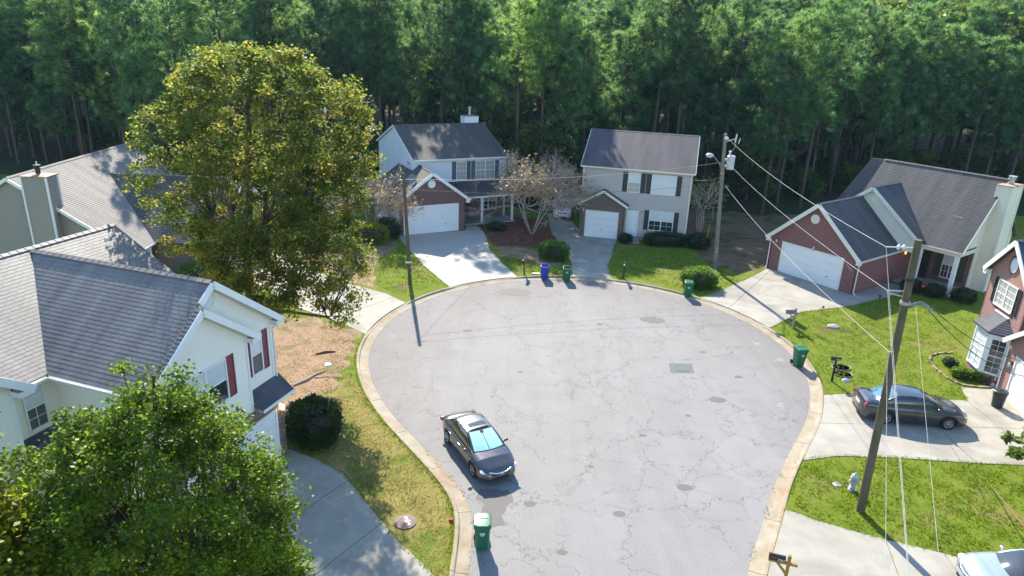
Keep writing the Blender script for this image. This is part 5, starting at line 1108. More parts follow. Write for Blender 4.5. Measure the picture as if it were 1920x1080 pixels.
lp = np.c_[lq, np.full(len(lq), YZ+.025)]; me_l = leaf_data('leaf_litter', lp, .045, leaf_mat('dead_leaf', [(0, (.14, .085, .05)), (.5, (.34, .225, .14)), (.9, (.50, .37, .25)), (1, (.62, .5, .36))], .15, .8, .15), rng.uniform(0, 1, len(lp)), 1.5, 2.2, 0, 300)
tag(link(bpy.data.objects.new('leaf_litter', me_l)), 'dead leaves and pine needles littering the straw and mulch', 'leaf litter', kind='stuff')
grass('grass', 'thin dry grass creeping over the pine straw beside the cream house', [[(-12, 38.8), (-9.6, 38), (-8.7, 36.5), (-8.3, 33.5), (-8.1, 31.8), (-8.6, 29.6), (-9.2, 27.2), (-9.4, 30), (-9.6, 33), (-10.2, 36)], [(-9.8, 45.6), (-13, 47.6), (-12, 52), (-10, 55)]], 55, .075, M['dry_blade'], 420, .026, tb=(0, .9), clump=.1)
grass('weeds', 'weeds growing along the joint between asphalt and gutter', [[(OFF(i, -.06).x, OFF(i, -.06).y) for i in range(a, e)]+[(OFF(i, .05).x, OFF(i, .05).y) for i in range(e-1, a-1, -1)] for a, e in ((60, 100), (len(PATH)-95, len(PATH)-45))], 60, .07, M['dry_blade'], 240, .03, tb=(0, .6), clump=-.3)

# ------------------------------------------------------------------ poles and wires
def sag(a, b, s, n=16):
    a, b = Vector(a), Vector(b); return [a.lerp(b, i/n)-V(0, 0, s*4*(i/n)*(1-i/n)) for i in range(n+1)]
def wire(label, pts, r=.012, mat='wire_grey', n=5, group=None):
    return tag(MB().tube(pts, r, n).build('power_line', M[mat], None, 60), label, 'wire', group)
def insulator(b, a, d, n=2, r=.085):
    a = Vector(a); d = Vector(d).normalized(); q = d.to_track_quat('Z', 'Y').to_matrix().to_4x4()
    for k in range(n): b.lathe([(.02, -.02), (r, -.015), (r*.9, .01), (r*.35, .03), (.03, .06)], 12, 0, Matrix.Translation(a+d*(.17*k+.1)) @ q)
NB, NTp = V(13.81, 22.39, YZ), V(13.47, 22.4, 11.0); FB, FT = V(15.85, 51.76, YZ), V(15.2, 51.76, 10.6); LBp, LT = V(-7.19, 45.9, YZ), V(-7.52, 45.9, 7.95)
on = lambda B, T, z: B.lerp(T, (z-B.z)/(T.z-B.z))
p1 = thing('utility_pole', 'leaning dark timber utility pole on the lawn by the hydrant, nearest to the camera', 'utility pole', NB)
def loc(v, o): return Vector(v)-o
b = MB(); b.tube([loc(on(NB, NTp, z), NB) for z in (-.2, 2.5, 5.5, 8.5, 11.0)], [.16, .15, .138, .128, .12], 14); b.build('shaft', M['pole'], p1, 50)
PA, PB2, PC = V(12.45, 22.4, 10.72), V(12.85, 22.4, 9.17), V(13.36, 22.28, 6.92)
t_ = on(NB, NTp, 10.72); d_ = (PA-t_).normalized()
b = MB(); insulator(b, loc(t_+d_*.35, NB), d_, 2, .1); b.tube([loc(t_, NB), loc(PA, NB)], .022, 6); b.build('insulator', M['porcelain'], p1, 40)
b = MB(); t2 = on(NB, NTp, 9.17); b.tube([loc(t2, NB), loc(PB2, NB)], .02, 6); b.tube([loc(t2-V(0, 0, .22), NB), loc(PB2+V(.1, 0, -.1), NB)], .02, 6); b.build('bracket', M['steel'], p1)
b = MB(); t3 = on(NB, NTp, 8.75); c0 = loc(t3, NB)
for k in range(3): b.tube([c0+V(.1, -.1, -.02*k), c0+V(.45, -.15-.05*k, .12-.05*k), c0+V(.8+.15*k, -.1, -.05-.12*k)], .016, 5)
b.lathe([(.16, -.06), (.175, 0), (.16, .06)], 12, 0, Matrix.Translation(c0)); b.build('service_clamp', M['wire_grey'], p1)
b = MB(); t4 = on(NB, NTp, 6.92); b.tube([loc(t4, NB), loc(PC, NB), loc(PC, NB)-V(0.02, 0, .35)], .03, 6); b.build('cable_clamp', M['steel'], p1)
b = MB(); t5 = on(NB, NTp, 9.6); b.lathe([(.145, -.05), (.15, 0), (.145, .05)], 12, 0, Matrix.Translation(loc(t5, NB))); b.build('band', M['black'], p1)

p2 = thing('utility_pole', 'upright timber utility pole with grey transformer and street lamp at the far kerb', 'utility pole', FB)
b = MB(); b.tube([loc(on(FB, FT, z), FB) for z in (-.2, 3, 6, 10.6)], [.17, .155, .14, .12], 12); b.build('shaft', M['pole_grey'], p2, 50)
def fo(z, x=0, y=0): return loc(on(FB, FT, z), FB)+V(x, y, 0)
b = MB(); b.lathe([(0, 0), (.27, .02), (.28, .05), (.28, .92), (.30, .93), (.30, .98), (.22, 1.04), (0, 1.06)], 18, 0, Matrix.Translation(fo(8.0, .5, -.05))); b.box(.15, .3, -.1, .1, -.02, .1, 0, Matrix.Translation(fo(8.2))); b.box(.15, .3, -.1, .1, -.02, .1, 0, Matrix.Translation(fo(8.7))); tr_ = b.build('transformer', M['paint_grey'], p2, 40)
b = MB(); b.lathe([(.05, 0), (.09, .02), (.05, .06), (.09, .1), (.05, .14), (.08, .18), (.09, .3), (.0, .36)], 10, 0, Matrix.Translation(fo(9.05, .42, -.05))); b.build('bushing', M['porcelain'], tr_, 40)
b = MB(); b.tube([fo(8.3, -.1, -.1), fo(8.55, -.45, -.4), fo(9.05, -.95, -.85), fo(9.25, -1.2, -1.05)], .028, 6); b.tube([fo(7.9, -.1, -.1), fo(8.5, -.42, -.38)], .018, 5); b.build('lamp_arm', M['steel'], p2, 60)
b = MB(); b.lathe([(0, .13), (.12, .11), (.2, .03), (.22, -.04), (.15, -.17), (0, -.22)], 14, 0, Matrix.Translation(fo(9.2, -1.35, -1.18)) @ Matrix.Diagonal((1.35, 1.1, 1, 1))); b.build('lamp_head', M['paint_grey'], p2, 40)
PF = fo(10.32, .12, -.1)+FB; b = MB(); insulator(b, fo(10.32, .0, -.12), (.1, -1, 0), 2, .13); b.build('insulator', M['porcelain'], p2, 40)
b = MB(); b.tube([fo(10.0), fo(10.25, .75, 0)], .025, 6); b.tube([fo(10.0, .75), fo(10.6, .85)], .06, 8); b.tube([fo(9.9, 1.0), fo(10.3, 1.12)], .035, 8); b.tube([fo(9.1, .42), fo(9.7, .8), fo(10.0, .8)], .012, 4); b.build('cutout', M['porcelain'], p2, 40)
b = MB(); b.lathe([(.145, -.03), (.15, 0), (.145, .03)], 12, 0, Matrix.Translation(fo(7.7))); b.build('band', M['yellow'], p2)
b = MB(); b.box(-.06, .06, -.19, -.175, -.08, .08, 0, Matrix.Translation(fo(1.6))); b.box(-.05, .05, -.19, -.176, -.05, .05, 0, Matrix.Translation(fo(1.9))); b.build('pole_tag', M['yellow'], p2)
p3 = thing('utility_pole', 'bare brown timber pole at the kerb left of the white garage drive', 'utility pole', LBp)
b = MB(); b.tube([loc(on(LBp, LT, z), LBp) for z in (-.2, 3, 6, 7.95)], [.14, .13, .115, .1], 12); b.build('shaft', M['pole'], p3, 50)
b = MB(); b.box(-.2, .2, -.15, -.135, -.06, .06, 0, Matrix.Translation(loc(on(LBp, LT, 1.75), LBp))); b.build('pole_tag', M['white_paint'], p3)
b = MB(); c0 = loc(on(LBp, LT, 7.5), LBp); b.tube([c0, c0+V(.35, .1, .0)], .02, 5); b.tube([c0, c0+V(-.3, -.1, .05)], .02, 5); b.build('bracket', M['steel'], p3)
G_ = 'overhead lines between the poles'
wire('topmost pale line from the far pole to the insulator of the leaning pole', sag(PF, PA, .35), .009, group=G_)
FN = fo(8.79, 0, -.15)+FB; FC = fo(6.97, .1, -.1)+FB
wire('middle pale line from the lamp bracket of the far pole down to the leaning pole', sag(FN, PB2, .35), .009, group=G_)
wire('lowest pale cable from the far pole to the clamp low on the leaning pole', sag(FC, PC, .4), .011, group=G_)
def thru(a, b, k): a, b = Vector(a), Vector(b); return a+(b-a)*k
e1 = thru(PA, V(5.75, 7.8, 10.1), 2.2); e2 = thru(PB2, V(6.55, 8.9, 9.05), 2.3); e3 = thru(PC, V(7.89, 11.31, 6.9), 2.6); e4 = thru(t3+V(.25, -.15, .1), V(7.32, 9.23, 8.8), 2.4)
wire('leftmost pale cable hanging from the leaning pole towards the bottom border', sag(PC-V(.02, 0, .3), e3, .1), .006, group=G_)
wire('pale line from the insulator of the leaning pole to the bottom border', sag(PA, e1, .15), .0042, group=G_)
wire('line from the steel bracket of the leaning pole to the bottom border', sag(PB2, e2, .12), .0055, 'wire_grey', group=G_)
wire('rightmost pale line from the leaning pole to the bottom border', sag(t3+V(.25, -.15, .1), e4, .12), .0045, group=G_)
sv = t3+V(.85, -.1, -.1)
wire('upper black service cable from the leaning pole to the bright brick house', sag(sv, (26.22, 31.9, 2.3), .35), .016, 'wire_black'); wire('lower black service cable from the leaning pole to the bright brick house', sag(sv+V(-.05, 0, -.1), (26.3, 31.8, 1.55), .5), .016, 'wire_black')
wire('thin dark upper line from the far pole to the bare left pole', sag(fo(8.5, -.1, 0)+FB, on(LBp, LT, 7.55), .5), .009, 'wire_grey'); wire('thin dark lower line from the far pole to the bare left pole', sag(fo(7.0, -.1, 0)+FB, on(LBp, LT, 6.9), .6), .009, 'wire_black')
wire('thin service line from the bare left pole to the white sided house', sag(on(LBp, LT, 7.4), (-1.6, 62.6, 5.1), .3), .009, 'wire_grey')
wire('thin service line from the far pole to the beige house', sag(fo(7.4, -.1, 0)+FB, (14.9, 58.9, 5.8), .2), .009, 'wire_grey')
g_ = thing('guy_wire', 'guy wire with yellow guard behind the far pole', 'guy wire', (16.66, 58.05, YZ))
a_, b_ = V(0, 0, 0), fo(9.0)+FB-V(16.66, 58.05, YZ); MB().tube([a_, b_], .01, 5).build('cable', M['wire_grey'], g_); MB().tube([a_.lerp(b_, .01), a_.lerp(b_, .27)], .045, 6).build('guard', M['yellow'], g_)
g_ = thing('guy_wire', 'thin guy wire from the leaning pole to the lawn of the bright brick house', 'guy wire', (22.4, 37.2, YZ))
MB().tube([V(0, 0, 0), on(NB, NTp, 9.75)-V(22.4, 37.2, YZ)], .011, 5).build('cable', M['wire_grey'], g_)
g_ = thing('guy_wire', 'weathered brown guy guard leaning over the lawn at the right border', 'guy wire', (20.15, 24.47, YZ))
MB().tube([V(0, 0, 0), V(-2.8, -5.3, 2.1)], .022, 6).build('guard', M['brown_wood'], g_); MB().tube([V(0, 0, 0), V(-2.8, -5.3, 2.1)*1.9], .01, 5).build('cable', M['wire_grey'], g_)

# ------------------------------------------------------------------ bins
def bin_(label, x, y, rz, mat, lid='closed', group='wheeled bins at the kerb', logo=True, cat='wheeled bin', z=.03):
    t = thing('wheeled_bin', label, cat, (x, y, z), rz, group)
    # body: hollow tapered shell, front faces -y
    b = MB(); n = 10
    def ring(w, d, z, r=.07, oy=0.):
        pts = []
        for cx, cy, a0 in ((w-r, d-r, 0), (-w+r, d-r, 90), (-w+r, -d+r, 180), (w-r, -d+r, 270)):
            for k in range(4): a = R_(a0+k*30); pts.append((cx+r*math.cos(a), cy+r*math.sin(a)+oy, z))
        return pts
    lv = [ring(.22, .24, .03, .05), ring(.235, .27, .3, .06), ring(.27, .34, .95, .07), ring(.30, .37, .97, .07), ring(.30, .37, 1.03, .07), ring(.27, .34, 1.035, .06), ring(.25, .32, .9, .06), ring(.2, .23, .06, .05)]
    for A, B in zip(lv, lv[1:]):
        for k in range(16): b.poly([A[k], A[(k+1) % 16], B[(k+1) % 16], B[k]])
    b.poly(lv[0][::-1]); b.poly(lv[-1]); b.build('body', M[mat], t, 35)
    b = MB()
    L_ = [ring(.305, .375, .0, .07), ring(.31, .38, .03, .08), ring(.285, .35, .075, .1), ring(.24, .3, .085, .1)]
    T = Matrix.Translation((0, 0, 1.036)) if lid == 'closed' else Matrix.Translation((0, .42, 1.02)) @ Matrix.Rotation(R_(-98), 4, 'X') @ Matrix.Translation((0, .38, 0))
    for A, B in zip(L_, L_[1:]):
        for k in range(16): b.poly([T @ V(*A[k]), T @ V(*A[(k+1) % 16]), T @ V(*B[(k+1) % 16]), T @ V(*B[k])])
    b.poly([T @ V(*p) for p in L_[-1]]); b.poly([T @ V(*p) for p in L_[0][::-1]])
    b.box(-.2, .2, .05, .06, .085, .1, 0, T); b.build('lid', M[mat], t, 35)
    MB().tube([(-.22, .41, .95), (.22, .41, .95)], .022, 8).build('handle', M[mat], t, 60)
    for s in (-1, 1): MB().lathe([(0, -.03), (.1, -.03), (.13, -.02), (.13, .02), (.1, .03), (0, .03)], 16, 0, Matrix.Translation((s*.25, .29, .13)) @ Matrix.Rotation(PI/2, 4, 'Y')).build('wheel', M['rubber'], t, 40)
    if logo:
        b = MB(); T = Matrix.Translation((0, -.325, .76)) @ Matrix.Rotation(R_(83.5), 4, 'X')
        for k in range(20):
            a, c = 2*PI*k/20, 2*PI*(k+1)/20; b.poly([T @ V(q*math.cos(w), q*math.sin(w), .006) for q, w in ((.085, a), (.085, c), (.068, c), (.068, a))])
        b.poly([T @ V(*p, .006) for p in ((-.04, -.035), (.045, -.035), (.03, .01), (.0, .045), (-.03, .01))]); b.build('emblem', M['white_print'], t)
    return t
bin_('green wheeled bin on the kerb beside the dry grass strip, nearest to the camera', -.72, 19.75, R_(4), 'bin_green')
bin_('green wheeled bin with closed lid on the kerb beside the black mailbox post', 16.2, 35.25, R_(8), 'bin_green')
bin_('green wheeled bin in front of the clipped bush by the transformer pole', 12.35, 45.75, R_(-8), 'bin_green')
bin_('open topped green wheeled bin beside the blue bin', 3.98, 48.05, R_(-3), 'bin_green', 'open')
bin_('open topped blue wheeled bin at the far kerb', 2.36, 48.3, R_(-4), 'bin_blue', 'open', logo=False)
t = thing('rubbish_can', 'round dark green rubbish can by the bright brick house garage', 'rubbish can', (24.75, 31.2, YZ+.03))
b = MB(); pr = [(0, .0), (.24, .0), (.25, .03)]
for k in range(5): z = .12+k*.14; pr += [(.25+.012*k, z), (.265+.012*k, z+.02), (.265+.012*k, z+.05), (.255+.012*k, z+.07)]
b.lathe(pr+[(.31, .84)], 24); b.build('body', M['bin_dark'], t, 30); MB().lathe([(.33, .83), (.335, .87), (.30, .90), (.1, .92), (.1, .95), (0, .955)], 24).build('lid', M['bin_dark'], t, 30)
for s in (-1, 1): MB().tube([(s*.3, -.08, .7), (s*.36, -.08, .7), (s*.36, .08, .7), (s*.3, .08, .7)], .015, 5).build('handle', M['bin_dark'], t)

# ------------------------------------------------------------------ mailboxes
def mailbox(label, x, y, rz, post, box, number=None, style='arm', flag=True, h=1.05, numw='white_print'):
    t = thing('mailbox', label, 'mailbox', (x, y, YZ), rz)
    P = MB()
    if style == 'arm':   # post behind the box, arm under it and a brace
        P.box(-.05, .05, -.05, .05, -.2, h+.32); P.beam((.28, 0, h), (-.62, 0, h), .09, .09); P.beam((0, 0, h-.45), (-.35, 0, h-.04), .07, .07); bx = -.36
    else: P.box(-.045, .045, -.045, .045, -.2, h); bx = -.02
    P.build('post', M[post], t)
    b = MB(); n = 10; L = .25; R = .088
    pr = [(-R, 0), (R, 0), (R, .11)]+[(R*math.cos(PI*k/n), .11+R*math.sin(PI*k/n)) for k in range(1, n)]+[(-R, .11)]
    zb = h+.05
    A = [(bx-L, q, zb+w) for q, w in pr]; B = [(bx+L, q, zb+w) for q, w in pr]
    for k in range(len(pr)): b.poly([A[k], A[(k+1) % len(pr)], B[(k+1) % len(pr)], B[k]])
    b.poly(A[::-1]); b.poly(B); b.build('box', M[box], t, 35)
    MB().box(bx-L-.012, bx-L-.001, -.08, .08, zb+.005, zb+.185).build('door', M[box], t)
    if flag: MB().box(bx-.2, bx-.04, -R-.014, -R-.004, zb+.10, zb+.135).build('flag', M['red'], t)
    if number:
        o = text_mesh(number, .115, M[numw], 'number', .001); o.matrix_world = Matrix.Translation((bx+.12, -R-.004, zb+.06)) @ Matrix.Rotation(PI/2, 4, 'X'); link(o); o.parent = t
    return t
mailbox('black mailbox 7052 with red flag on a yellow timber post at the near right kerb', 9.36, 18.25, R_(-18), 'yellow_wood', 'black', '7052', h=.98)
mailbox('dark mailbox 7048 on a thin black post in front of the charcoal sedan', 17.3, 33.35, R_(-12), 'black', 'dark_wood', '7048', 'post', False, 1.2)
mailbox('grey brown mailbox on a weathered timber post at the corner of the brick house drive', 17.85, 40.55, R_(6), 'grey_wood', 'grey_plastic', None, h=1.0)
mailbox('small black mailbox on a dark post in front of the beige house lawn', 8.27, 48.85, R_(80), 'dark_wood', 'black', None, h=.95)
mailbox('black mailbox on a brown timber post left of the blue bin', .86, 48.95, R_(75), 'brown_wood', 'black', None, h=1.0)

# ------------------------------------------------------------------ small things
t = thing('fire_hydrant', 'silver painted fire hydrant on the lawn left of the leaning pole', 'hydrant', (14.08, 23.74, YZ))
b = MB(); b.lathe([(.17, 0), (.17, .04), (.1, .05), (.095, .12), (.13, .13), (.13, .17), (.1, .18), (.1, .55), (.15, .57), (.15, .61), (.12, .62)], 18); b.build('barrel', M['hydrant'], t, 35)
MB().lathe([(.14, .62), (.145, .65), (.11, .72), (.05, .77), (.04, .78), (.03, .83), (0, .83)], 18).build('bonnet', M['hydrant'], t, 35)
for d in ((-1, -.2, 0), (1, .2, 0), (.2, -1, 0)):
    q = Vector(d).normalized().to_track_quat('Z', 'Y').to_matrix().to_4x4(); MB().lathe([(.06, .07), (.06, .14), (.075, .14), (.075, .19), (.03, .2), (.02, .23), (0, .23)], 10, 0, Matrix.Translation((0, 0, .46)) @ q).build('nozzle', M['hydrant'], t, 35)
o = MB().lathe([(.17, 0), (.17, .02), (.15, .03), (0, .035)], 20).build('meter_cover', M['steel'], None, 30); o.location = (13.61, 24.06, YZ); tag(o, 'small pale round cover in the grass left of the hydrant', 'cover')
o = MB().lathe([(.2, 0), (.2, .05), (.16, .07), (0, .08)], 20).build('meter_cover', M['steel'], None, 30); o.location = (18.05, 33.35, YZ); o.rotation_euler = (R_(35), R_(-10), 0); tag(o, 'grey round lid leaning beside the black mailbox post', 'cover')
for i, (x, y, l) in enumerate(((18.55, 35.05, 'farther grey edging ring lying in the grass behind the black mailbox'), (18.25, 34.2, 'nearer grey edging ring lying in the grass behind the black mailbox'))):
    b = MB(); b.lathe([(.42, 0), (.42, .05), (.44, .06), (.46, .05), (.46, 0)], 26, 0, Matrix.Diagonal((1.15, .85, 1, 1))); o = b.build('edging_ring', M['grey_plastic'], None, 40); o.location = (x, y, YZ); tag(o, l, 'ring')
b = MB(); pr = [(0, .16), (.2, .15), (.38, .06), (.40, .0)]; b.lathe(pr[::-1], 14, 0, Matrix.Diagonal((1, .8, 1, 1))); o = b.build('stone', M['foundation'], None, 40); o.location = (20.6, 41.0, YZ); tag(o, 'flat grey stone cover on the mound of the right lawn', 'stone')
for i, (x, y, l) in enumerate(((20.85, 43.35, 'small black path light at the edge of the brick house drive, nearer the mailbox'), (25.95, 46.0, 'small black path light at the edge of the brick house drive, nearer the wall'))):
    t = thing('path_light', l, 'path light', (x, y, YZ)); MB().tube([(0, 0, -.05), (0, 0, .38)], .018, 6).build('stake', M['black'], t); MB().lathe([(.0, .52), (.09, .48), (.1, .46), (.06, .45), (.06, .36), (0, .35)], 10).build('lamp_head', M['black'], t, 40)
t = thing('yard_sign', 'red eight sided yard sign between the round bushes at the brick porch', 'sign', (30.0, 47.75, YZ), R_(-35)); MB().box(-.015, .015, -.01, .01, -.1, .55).build('stake', M['steel'], t)
b = MB(); T = Matrix.Translation((0, -.02, .68)) @ Matrix.Rotation(PI/2, 4, 'X') @ Matrix.Rotation(PI/8, 4, 'Z'); b.lathe([(.24, -.008), (.24, .008)], 8, 0, T); o = b.build('board', M['red'], t); MB().box(-.13, .13, -.032, -.029, .63, .7).build('print', M['white_print'], t)
t = thing('garden_ornament', 'small white and pink cone standing at the end of the flower bed', 'ornament', (26.1, 33.55, YZ)); MB().lathe([(.16, 0), (.16, .03), (.1, .05), (.03, .6), (0, .62)], 12).build('cone', M['white_paint'], t, 40); MB().lathe([(.088, .18), (.065, .32)], 12, 0, Matrix.Translation((0, 0, .002)) @ Matrix.Diagonal((1.08, 1.08, 1, 1))).build('band', M['red'], t, 40)
t = thing('flower_bed_edging', 'curved low brick edging round the flower bed by the bay window', 'edging', (25, 35, YZ))
pe = resample([(26.3, 37.6), (25.4, 37.5), (24.7, 37.1), (24.2, 36.4), (24.0, 35.6), (23.95, 34.8), (24.0, 34.1), (24.3, 33.5), (25.0, 33.3), (26.4, 33.2)], .2)
for a, c in zip(pe, pe[1:]):
    d = (c-a); m = Matrix.Translation((a.x-25+d.x/2, a.y-35+d.y/2, .0)) @ Matrix.Rotation(math.atan2(d.y, d.x)+random.uniform(-.08, .08), 4, 'Z'); MB().box(-.095, .095, -.05, .05, -.03, .07+random.uniform(-.015, .02), 0, m).build('brick', M['iron'] if random.random() < .5 else M['brick_tan'], t)
def stick(label, pts, r, mat='pale_bark'): tag(MB().tube([V(*p) for p in pts], r, 6).build('fallen_branch', M[mat], None, 60), label, 'branch')
stick('pale forked fallen branch on the pine straw by the cream house', [(-10.7, 30.6, .12), (-10.2, 31.2, .17), (-9.9, 31.9, .15), (-9.5, 32.3, .12)], [.06, .055, .04, .02]); stick('thin straight fallen branch across the straw above the dark bush', [(-9.6, 29.5, .13), (-8.7, 29.6, .15), (-7.6, 29.3, .12)], [.02, .025, .012]); stick('thin fallen branch near the white litter on the straw', [(-9.9, 31.5, .12), (-9.1, 31.7, .15), (-8.3, 31.6, .12)], [.025, .02, .012]); stick('reddish broken branch on the straw near the drooping leaves', [(-10.6, 34.2, .12), (-10.1, 34.5, .16), (-9.6, 34.6, .13)], [.05, .06, .03], 'brown_wood')
o = MB().box(-.16, .16, -.11, .11, 0, .04).mesh([(-.16, -.11, .04), (.16, -.11, .04), (.1, .11, .12), (-.12, .1, .1)], [(0, 1, 2, 3)]).build('litter', M['litter_white'], None); o.location = (-9.6, 33.0, YZ); o.rotation_euler = (0, 0, .4); tag(o, 'white scrap of litter on the pine straw', 'litter')
o = MB().lathe([(.05, 0), (.065, .16), (0, .16)], 10, 0, Matrix.Translation((0, 0, .06)) @ Matrix.Rotation(1.4, 4, 'Y')).build('litter', M['red'], None); o.location = (-1.98, 20.87, YZ); tag(o, 'red paper cup on the dry grass near the nearest green bin', 'litter')
o = MB().box(-.28, .28, -.12, .12, 0, .05).build('litter', M['litter_white'], None); o.location = (1.75, 49.2, YZ); tag(o, 'white flat scrap in the grass left of the blue bin', 'litter')

hb_ = MB(); hb_.box(-960, 960, -160, 1060, -1.1, 62); hm = bpy.data.materials.new('haze_air'); hm.use_nodes = True; hn = hm.node_tree; hn.nodes.remove(hn.nodes['Principled BSDF'])
pv = hn.nodes.new('ShaderNodeVolumePrincipled'); pv.inputs['Color'].default_value = (.40, .70, 1, 1); pv.inputs['Density'].default_value = .00013; pv.inputs['Anisotropy'].default_value = .35
hn.links.new(pv.outputs[0], hn.nodes['Material Output'].inputs['Volume']); tag(hb_.build('haze', hm), 'thin pale blue haze in the air over the cul-de-sac and wood', kind='stuff')

# ------------------------------------------------------------------ cars
def patch(f, ns, nt, s0=0., s1=1., t0=0., t1=1., off=0.):
    g = [[Vector(f(s0+(s1-s0)*i/ns, t0+(t1-t0)*j/nt)) for j in range(nt+1)] for i in range(ns+1)]
    if off:
        h = [[None]*(nt+1) for _ in range(ns+1)]
        for i in range(ns+1):
            for j in range(nt+1):
                a = g[min(i+1, ns)][j]-g[max(i-1, 0)][j]; c = g[i][min(j+1, nt)]-g[i][max(j-1, 0)]; n = a.cross(c); n = n.normalized() if n.length > 1e-9 else Vector((0, 0, 1))
                h[i][j] = g[i][j]+n*off
        g = h
    return g
def addpatch(b, g, flip=False, m=0):
    for i in range(len(g)-1):
        for j in range(len(g[0])-1):
            q = [g[i][j], g[i+1][j], g[i+1][j+1], g[i][j+1]]; b.poly(q[::-1] if flip else q, m)
def car(label, x, y, yaw, paint, L=4.5, Wd=1.75, hb=.95, hr=1.42, wb=2.7, fo_=.92, nose=.60, tail=.93, hood=None, cowl=1.08, rf=.22, rr=-.95, rb=-1.68, sunshade=False, suv=False, roofw=.57, z=0., glass='car_glass', rear_glass=None, group=None, spokes=6, lens='lens', sunroof=False, z_=.0):
    t = thing('parked_car', label, 'car', (x, y, z), yaw, group); w = Wd/2; xf, xr = L/2, -L/2; ax = [xf-fo_, xf-fo_-wb]; RW, RA = .32, .385
    topx = [xr, xr+.06, xr+.35, rb, -.6, cowl, cowl+.45, xf-.45, xf-.16, xf-.03, xf]
    topz = [tail-.22, tail-.06, tail+.03, hb+.03, hb, hb, hb-.07, nose+.16, nose+.05, nose-.06, nose-.16]
    px = [xr, xr+.08, xr+.4, xr+1., 0, xf-1., xf-.4, xf-.12, xf]; pw = [w*.72, w*.86, w*.95, w, w, w, w*.95, w*.80, w*.60]
    def zt(X_): return float(np.interp(X_, topx, topz))
    def wd(X_): return float(np.interp(X_, px, pw))
    def zb(X_):
        z0 = .2 if abs(X_) < L/2-.3 else .2+.1*(abs(X_)-L/2+.3)/.3
        for a in ax:
            d = abs(X_-a)
            if d < RA: z0 = max(z0, RW+math.sqrt(RA*RA-d*d)*.98)
        return z0
    st = set(np.round(np.linspace(xr, xf, 46), 3))
    for a in ax: st |= set(np.round(a+RA*np.cos(np.linspace(0, PI, 19)), 3))
    st = sorted(st); b = MB(); rows = []
    for X_ in st:
        W_, Z, B = wd(X_), zt(X_), zb(X_); sh = Z-.09
        B = min(B, sh-.03)
        prof = [(W_*.95, B), (W_*.995, B+(sh-B)*.25), (W_*1.0, B+(sh-B)*.55), (W_*.985, B+(sh-B)*.85), (W_*.95, sh+.03), (W_*.88, Z-.005), (W_*.55, Z+.022), (0, Z+.035)]
        rows.append([(X_, -q, zz) for q, zz in prof]+[(X_, q, zz) for q, zz in prof[-2::-1]])
    for A, B in zip(rows, rows[1:]):
        for k in range(len(A)-1): b.poly([A[k], A[k+1], B[k+1], B[k]][::-1])
    for A, f in ((rows[0], 1), (rows[-1], -1)):
        m = len(A); h = m//2
        for k in range(h): 
            q = [A[k], A[k+1], A[m-2-k], A[m-1-k]]; b.poly(q[::f])
    # greenhouse patches
    yb, yr = w*.86, roofw; zb0, zr = hb-.02, hr-.05
    lerp = lambda a, c, q: a+(c-a)*q
    wsf = lambda s, q: (lerp(cowl, rf, q)+(1-(2*s-1)**2)*lerp(.14, .07, q), (2*s-1)*lerp(yb, yr, q), lerp(zb0, zr, q)+.035*math.sin(PI*q)+(1-(2*s-1)**2)*.03*q)
    rwf = lambda s, q: (lerp(rb, rr, q)-(1-(2*s-1)**2)*lerp(.12, .05, q), (1-2*s)*lerp(yb, yr, q), lerp(hb+.01, zr, q)+.04*math.sin(PI*q)+(1-(2*s-1)**2)*.03*q)
    def sdf(sg): return lambda s, q: (lerp(lerp(cowl, rf, q), lerp(rb, rr, q), s), sg*(lerp(yb, yr, q)+.035*math.sin(PI*q)), lerp(zb0, zr, q)+.035*math.sin(PI*q)*(1-abs(2*s-1))+.0)
    rof = lambda s, q: (lerp(rf, rr, q)+(1-(2*s-1)**2)*lerp(.07, -.05, q), (2*s-1)*yr, zr+(1-(2*s-1)**2)*.035+.03*math.sin(PI*q))
    addpatch(b, patch(wsf, 12, 6)); addpatch(b, patch(rwf, 12, 6)); addpatch(b, patch(sdf(1), 14, 6)); addpatch(b, patch(sdf(-1), 14, 6), True); addpatch(b, patch(rof, 12, 10))
    body = b.build('body', M[paint], t, 40)
    def pane(nm, f, a, off, mat, flip=False, par=t):
        m = MB(); addpatch(m, patch(f, 10, 6, *a, off), flip); return m.build(nm, M[mat], par, 60)
    if sunshade: pane('sunshade', wsf, (.06, .94, .10, .92), .004, 'sunshade'); ws = pane('wiper_strip', wsf, (.03, .97, .02, .09), .006, 'black'); 
    else: pane('windscreen', wsf, (.05, .95, .05, .95), .006, glass)
    if sunshade:
        m = MB(); g = patch(wsf, 2, 6, .49, .51, .1, .92, .006); addpatch(m, g); g = patch(wsf, 4, 2, .44, .56, .80, .94, .012); addpatch(m, g); m.build('sunshade_seam', M['black'], t)
        g0 = patch(wsf, 10, 6, .05, .95, .05, .95, .009); gm = bpy.data.materials.get('clear_glass')
        if not gm:
            gm, nt_, bb = newmat('clear_glass'); N = NT(nt_); gl = N.n('ShaderNodeBsdfGlossy', i={'Roughness': .03}); tr = N.n('ShaderNodeBsdfTransparent', i={0: (.80, .97, .96, 1)}); mx = N.n('ShaderNodeMixShader', i={0: .09}); N.l(tr.outputs[0], mx.inputs[1]); N.l(gl.outputs[0], mx.inputs[2]); N.l(mx.outputs[0], nt_.nodes['Material Output'].inputs[0])
        m = MB(); addpatch(m, g0); m.build('windscreen', gm, t, 60)
    pane('rear_window', rwf, (.07, .93, .08, .92), .006, rear_glass or glass)
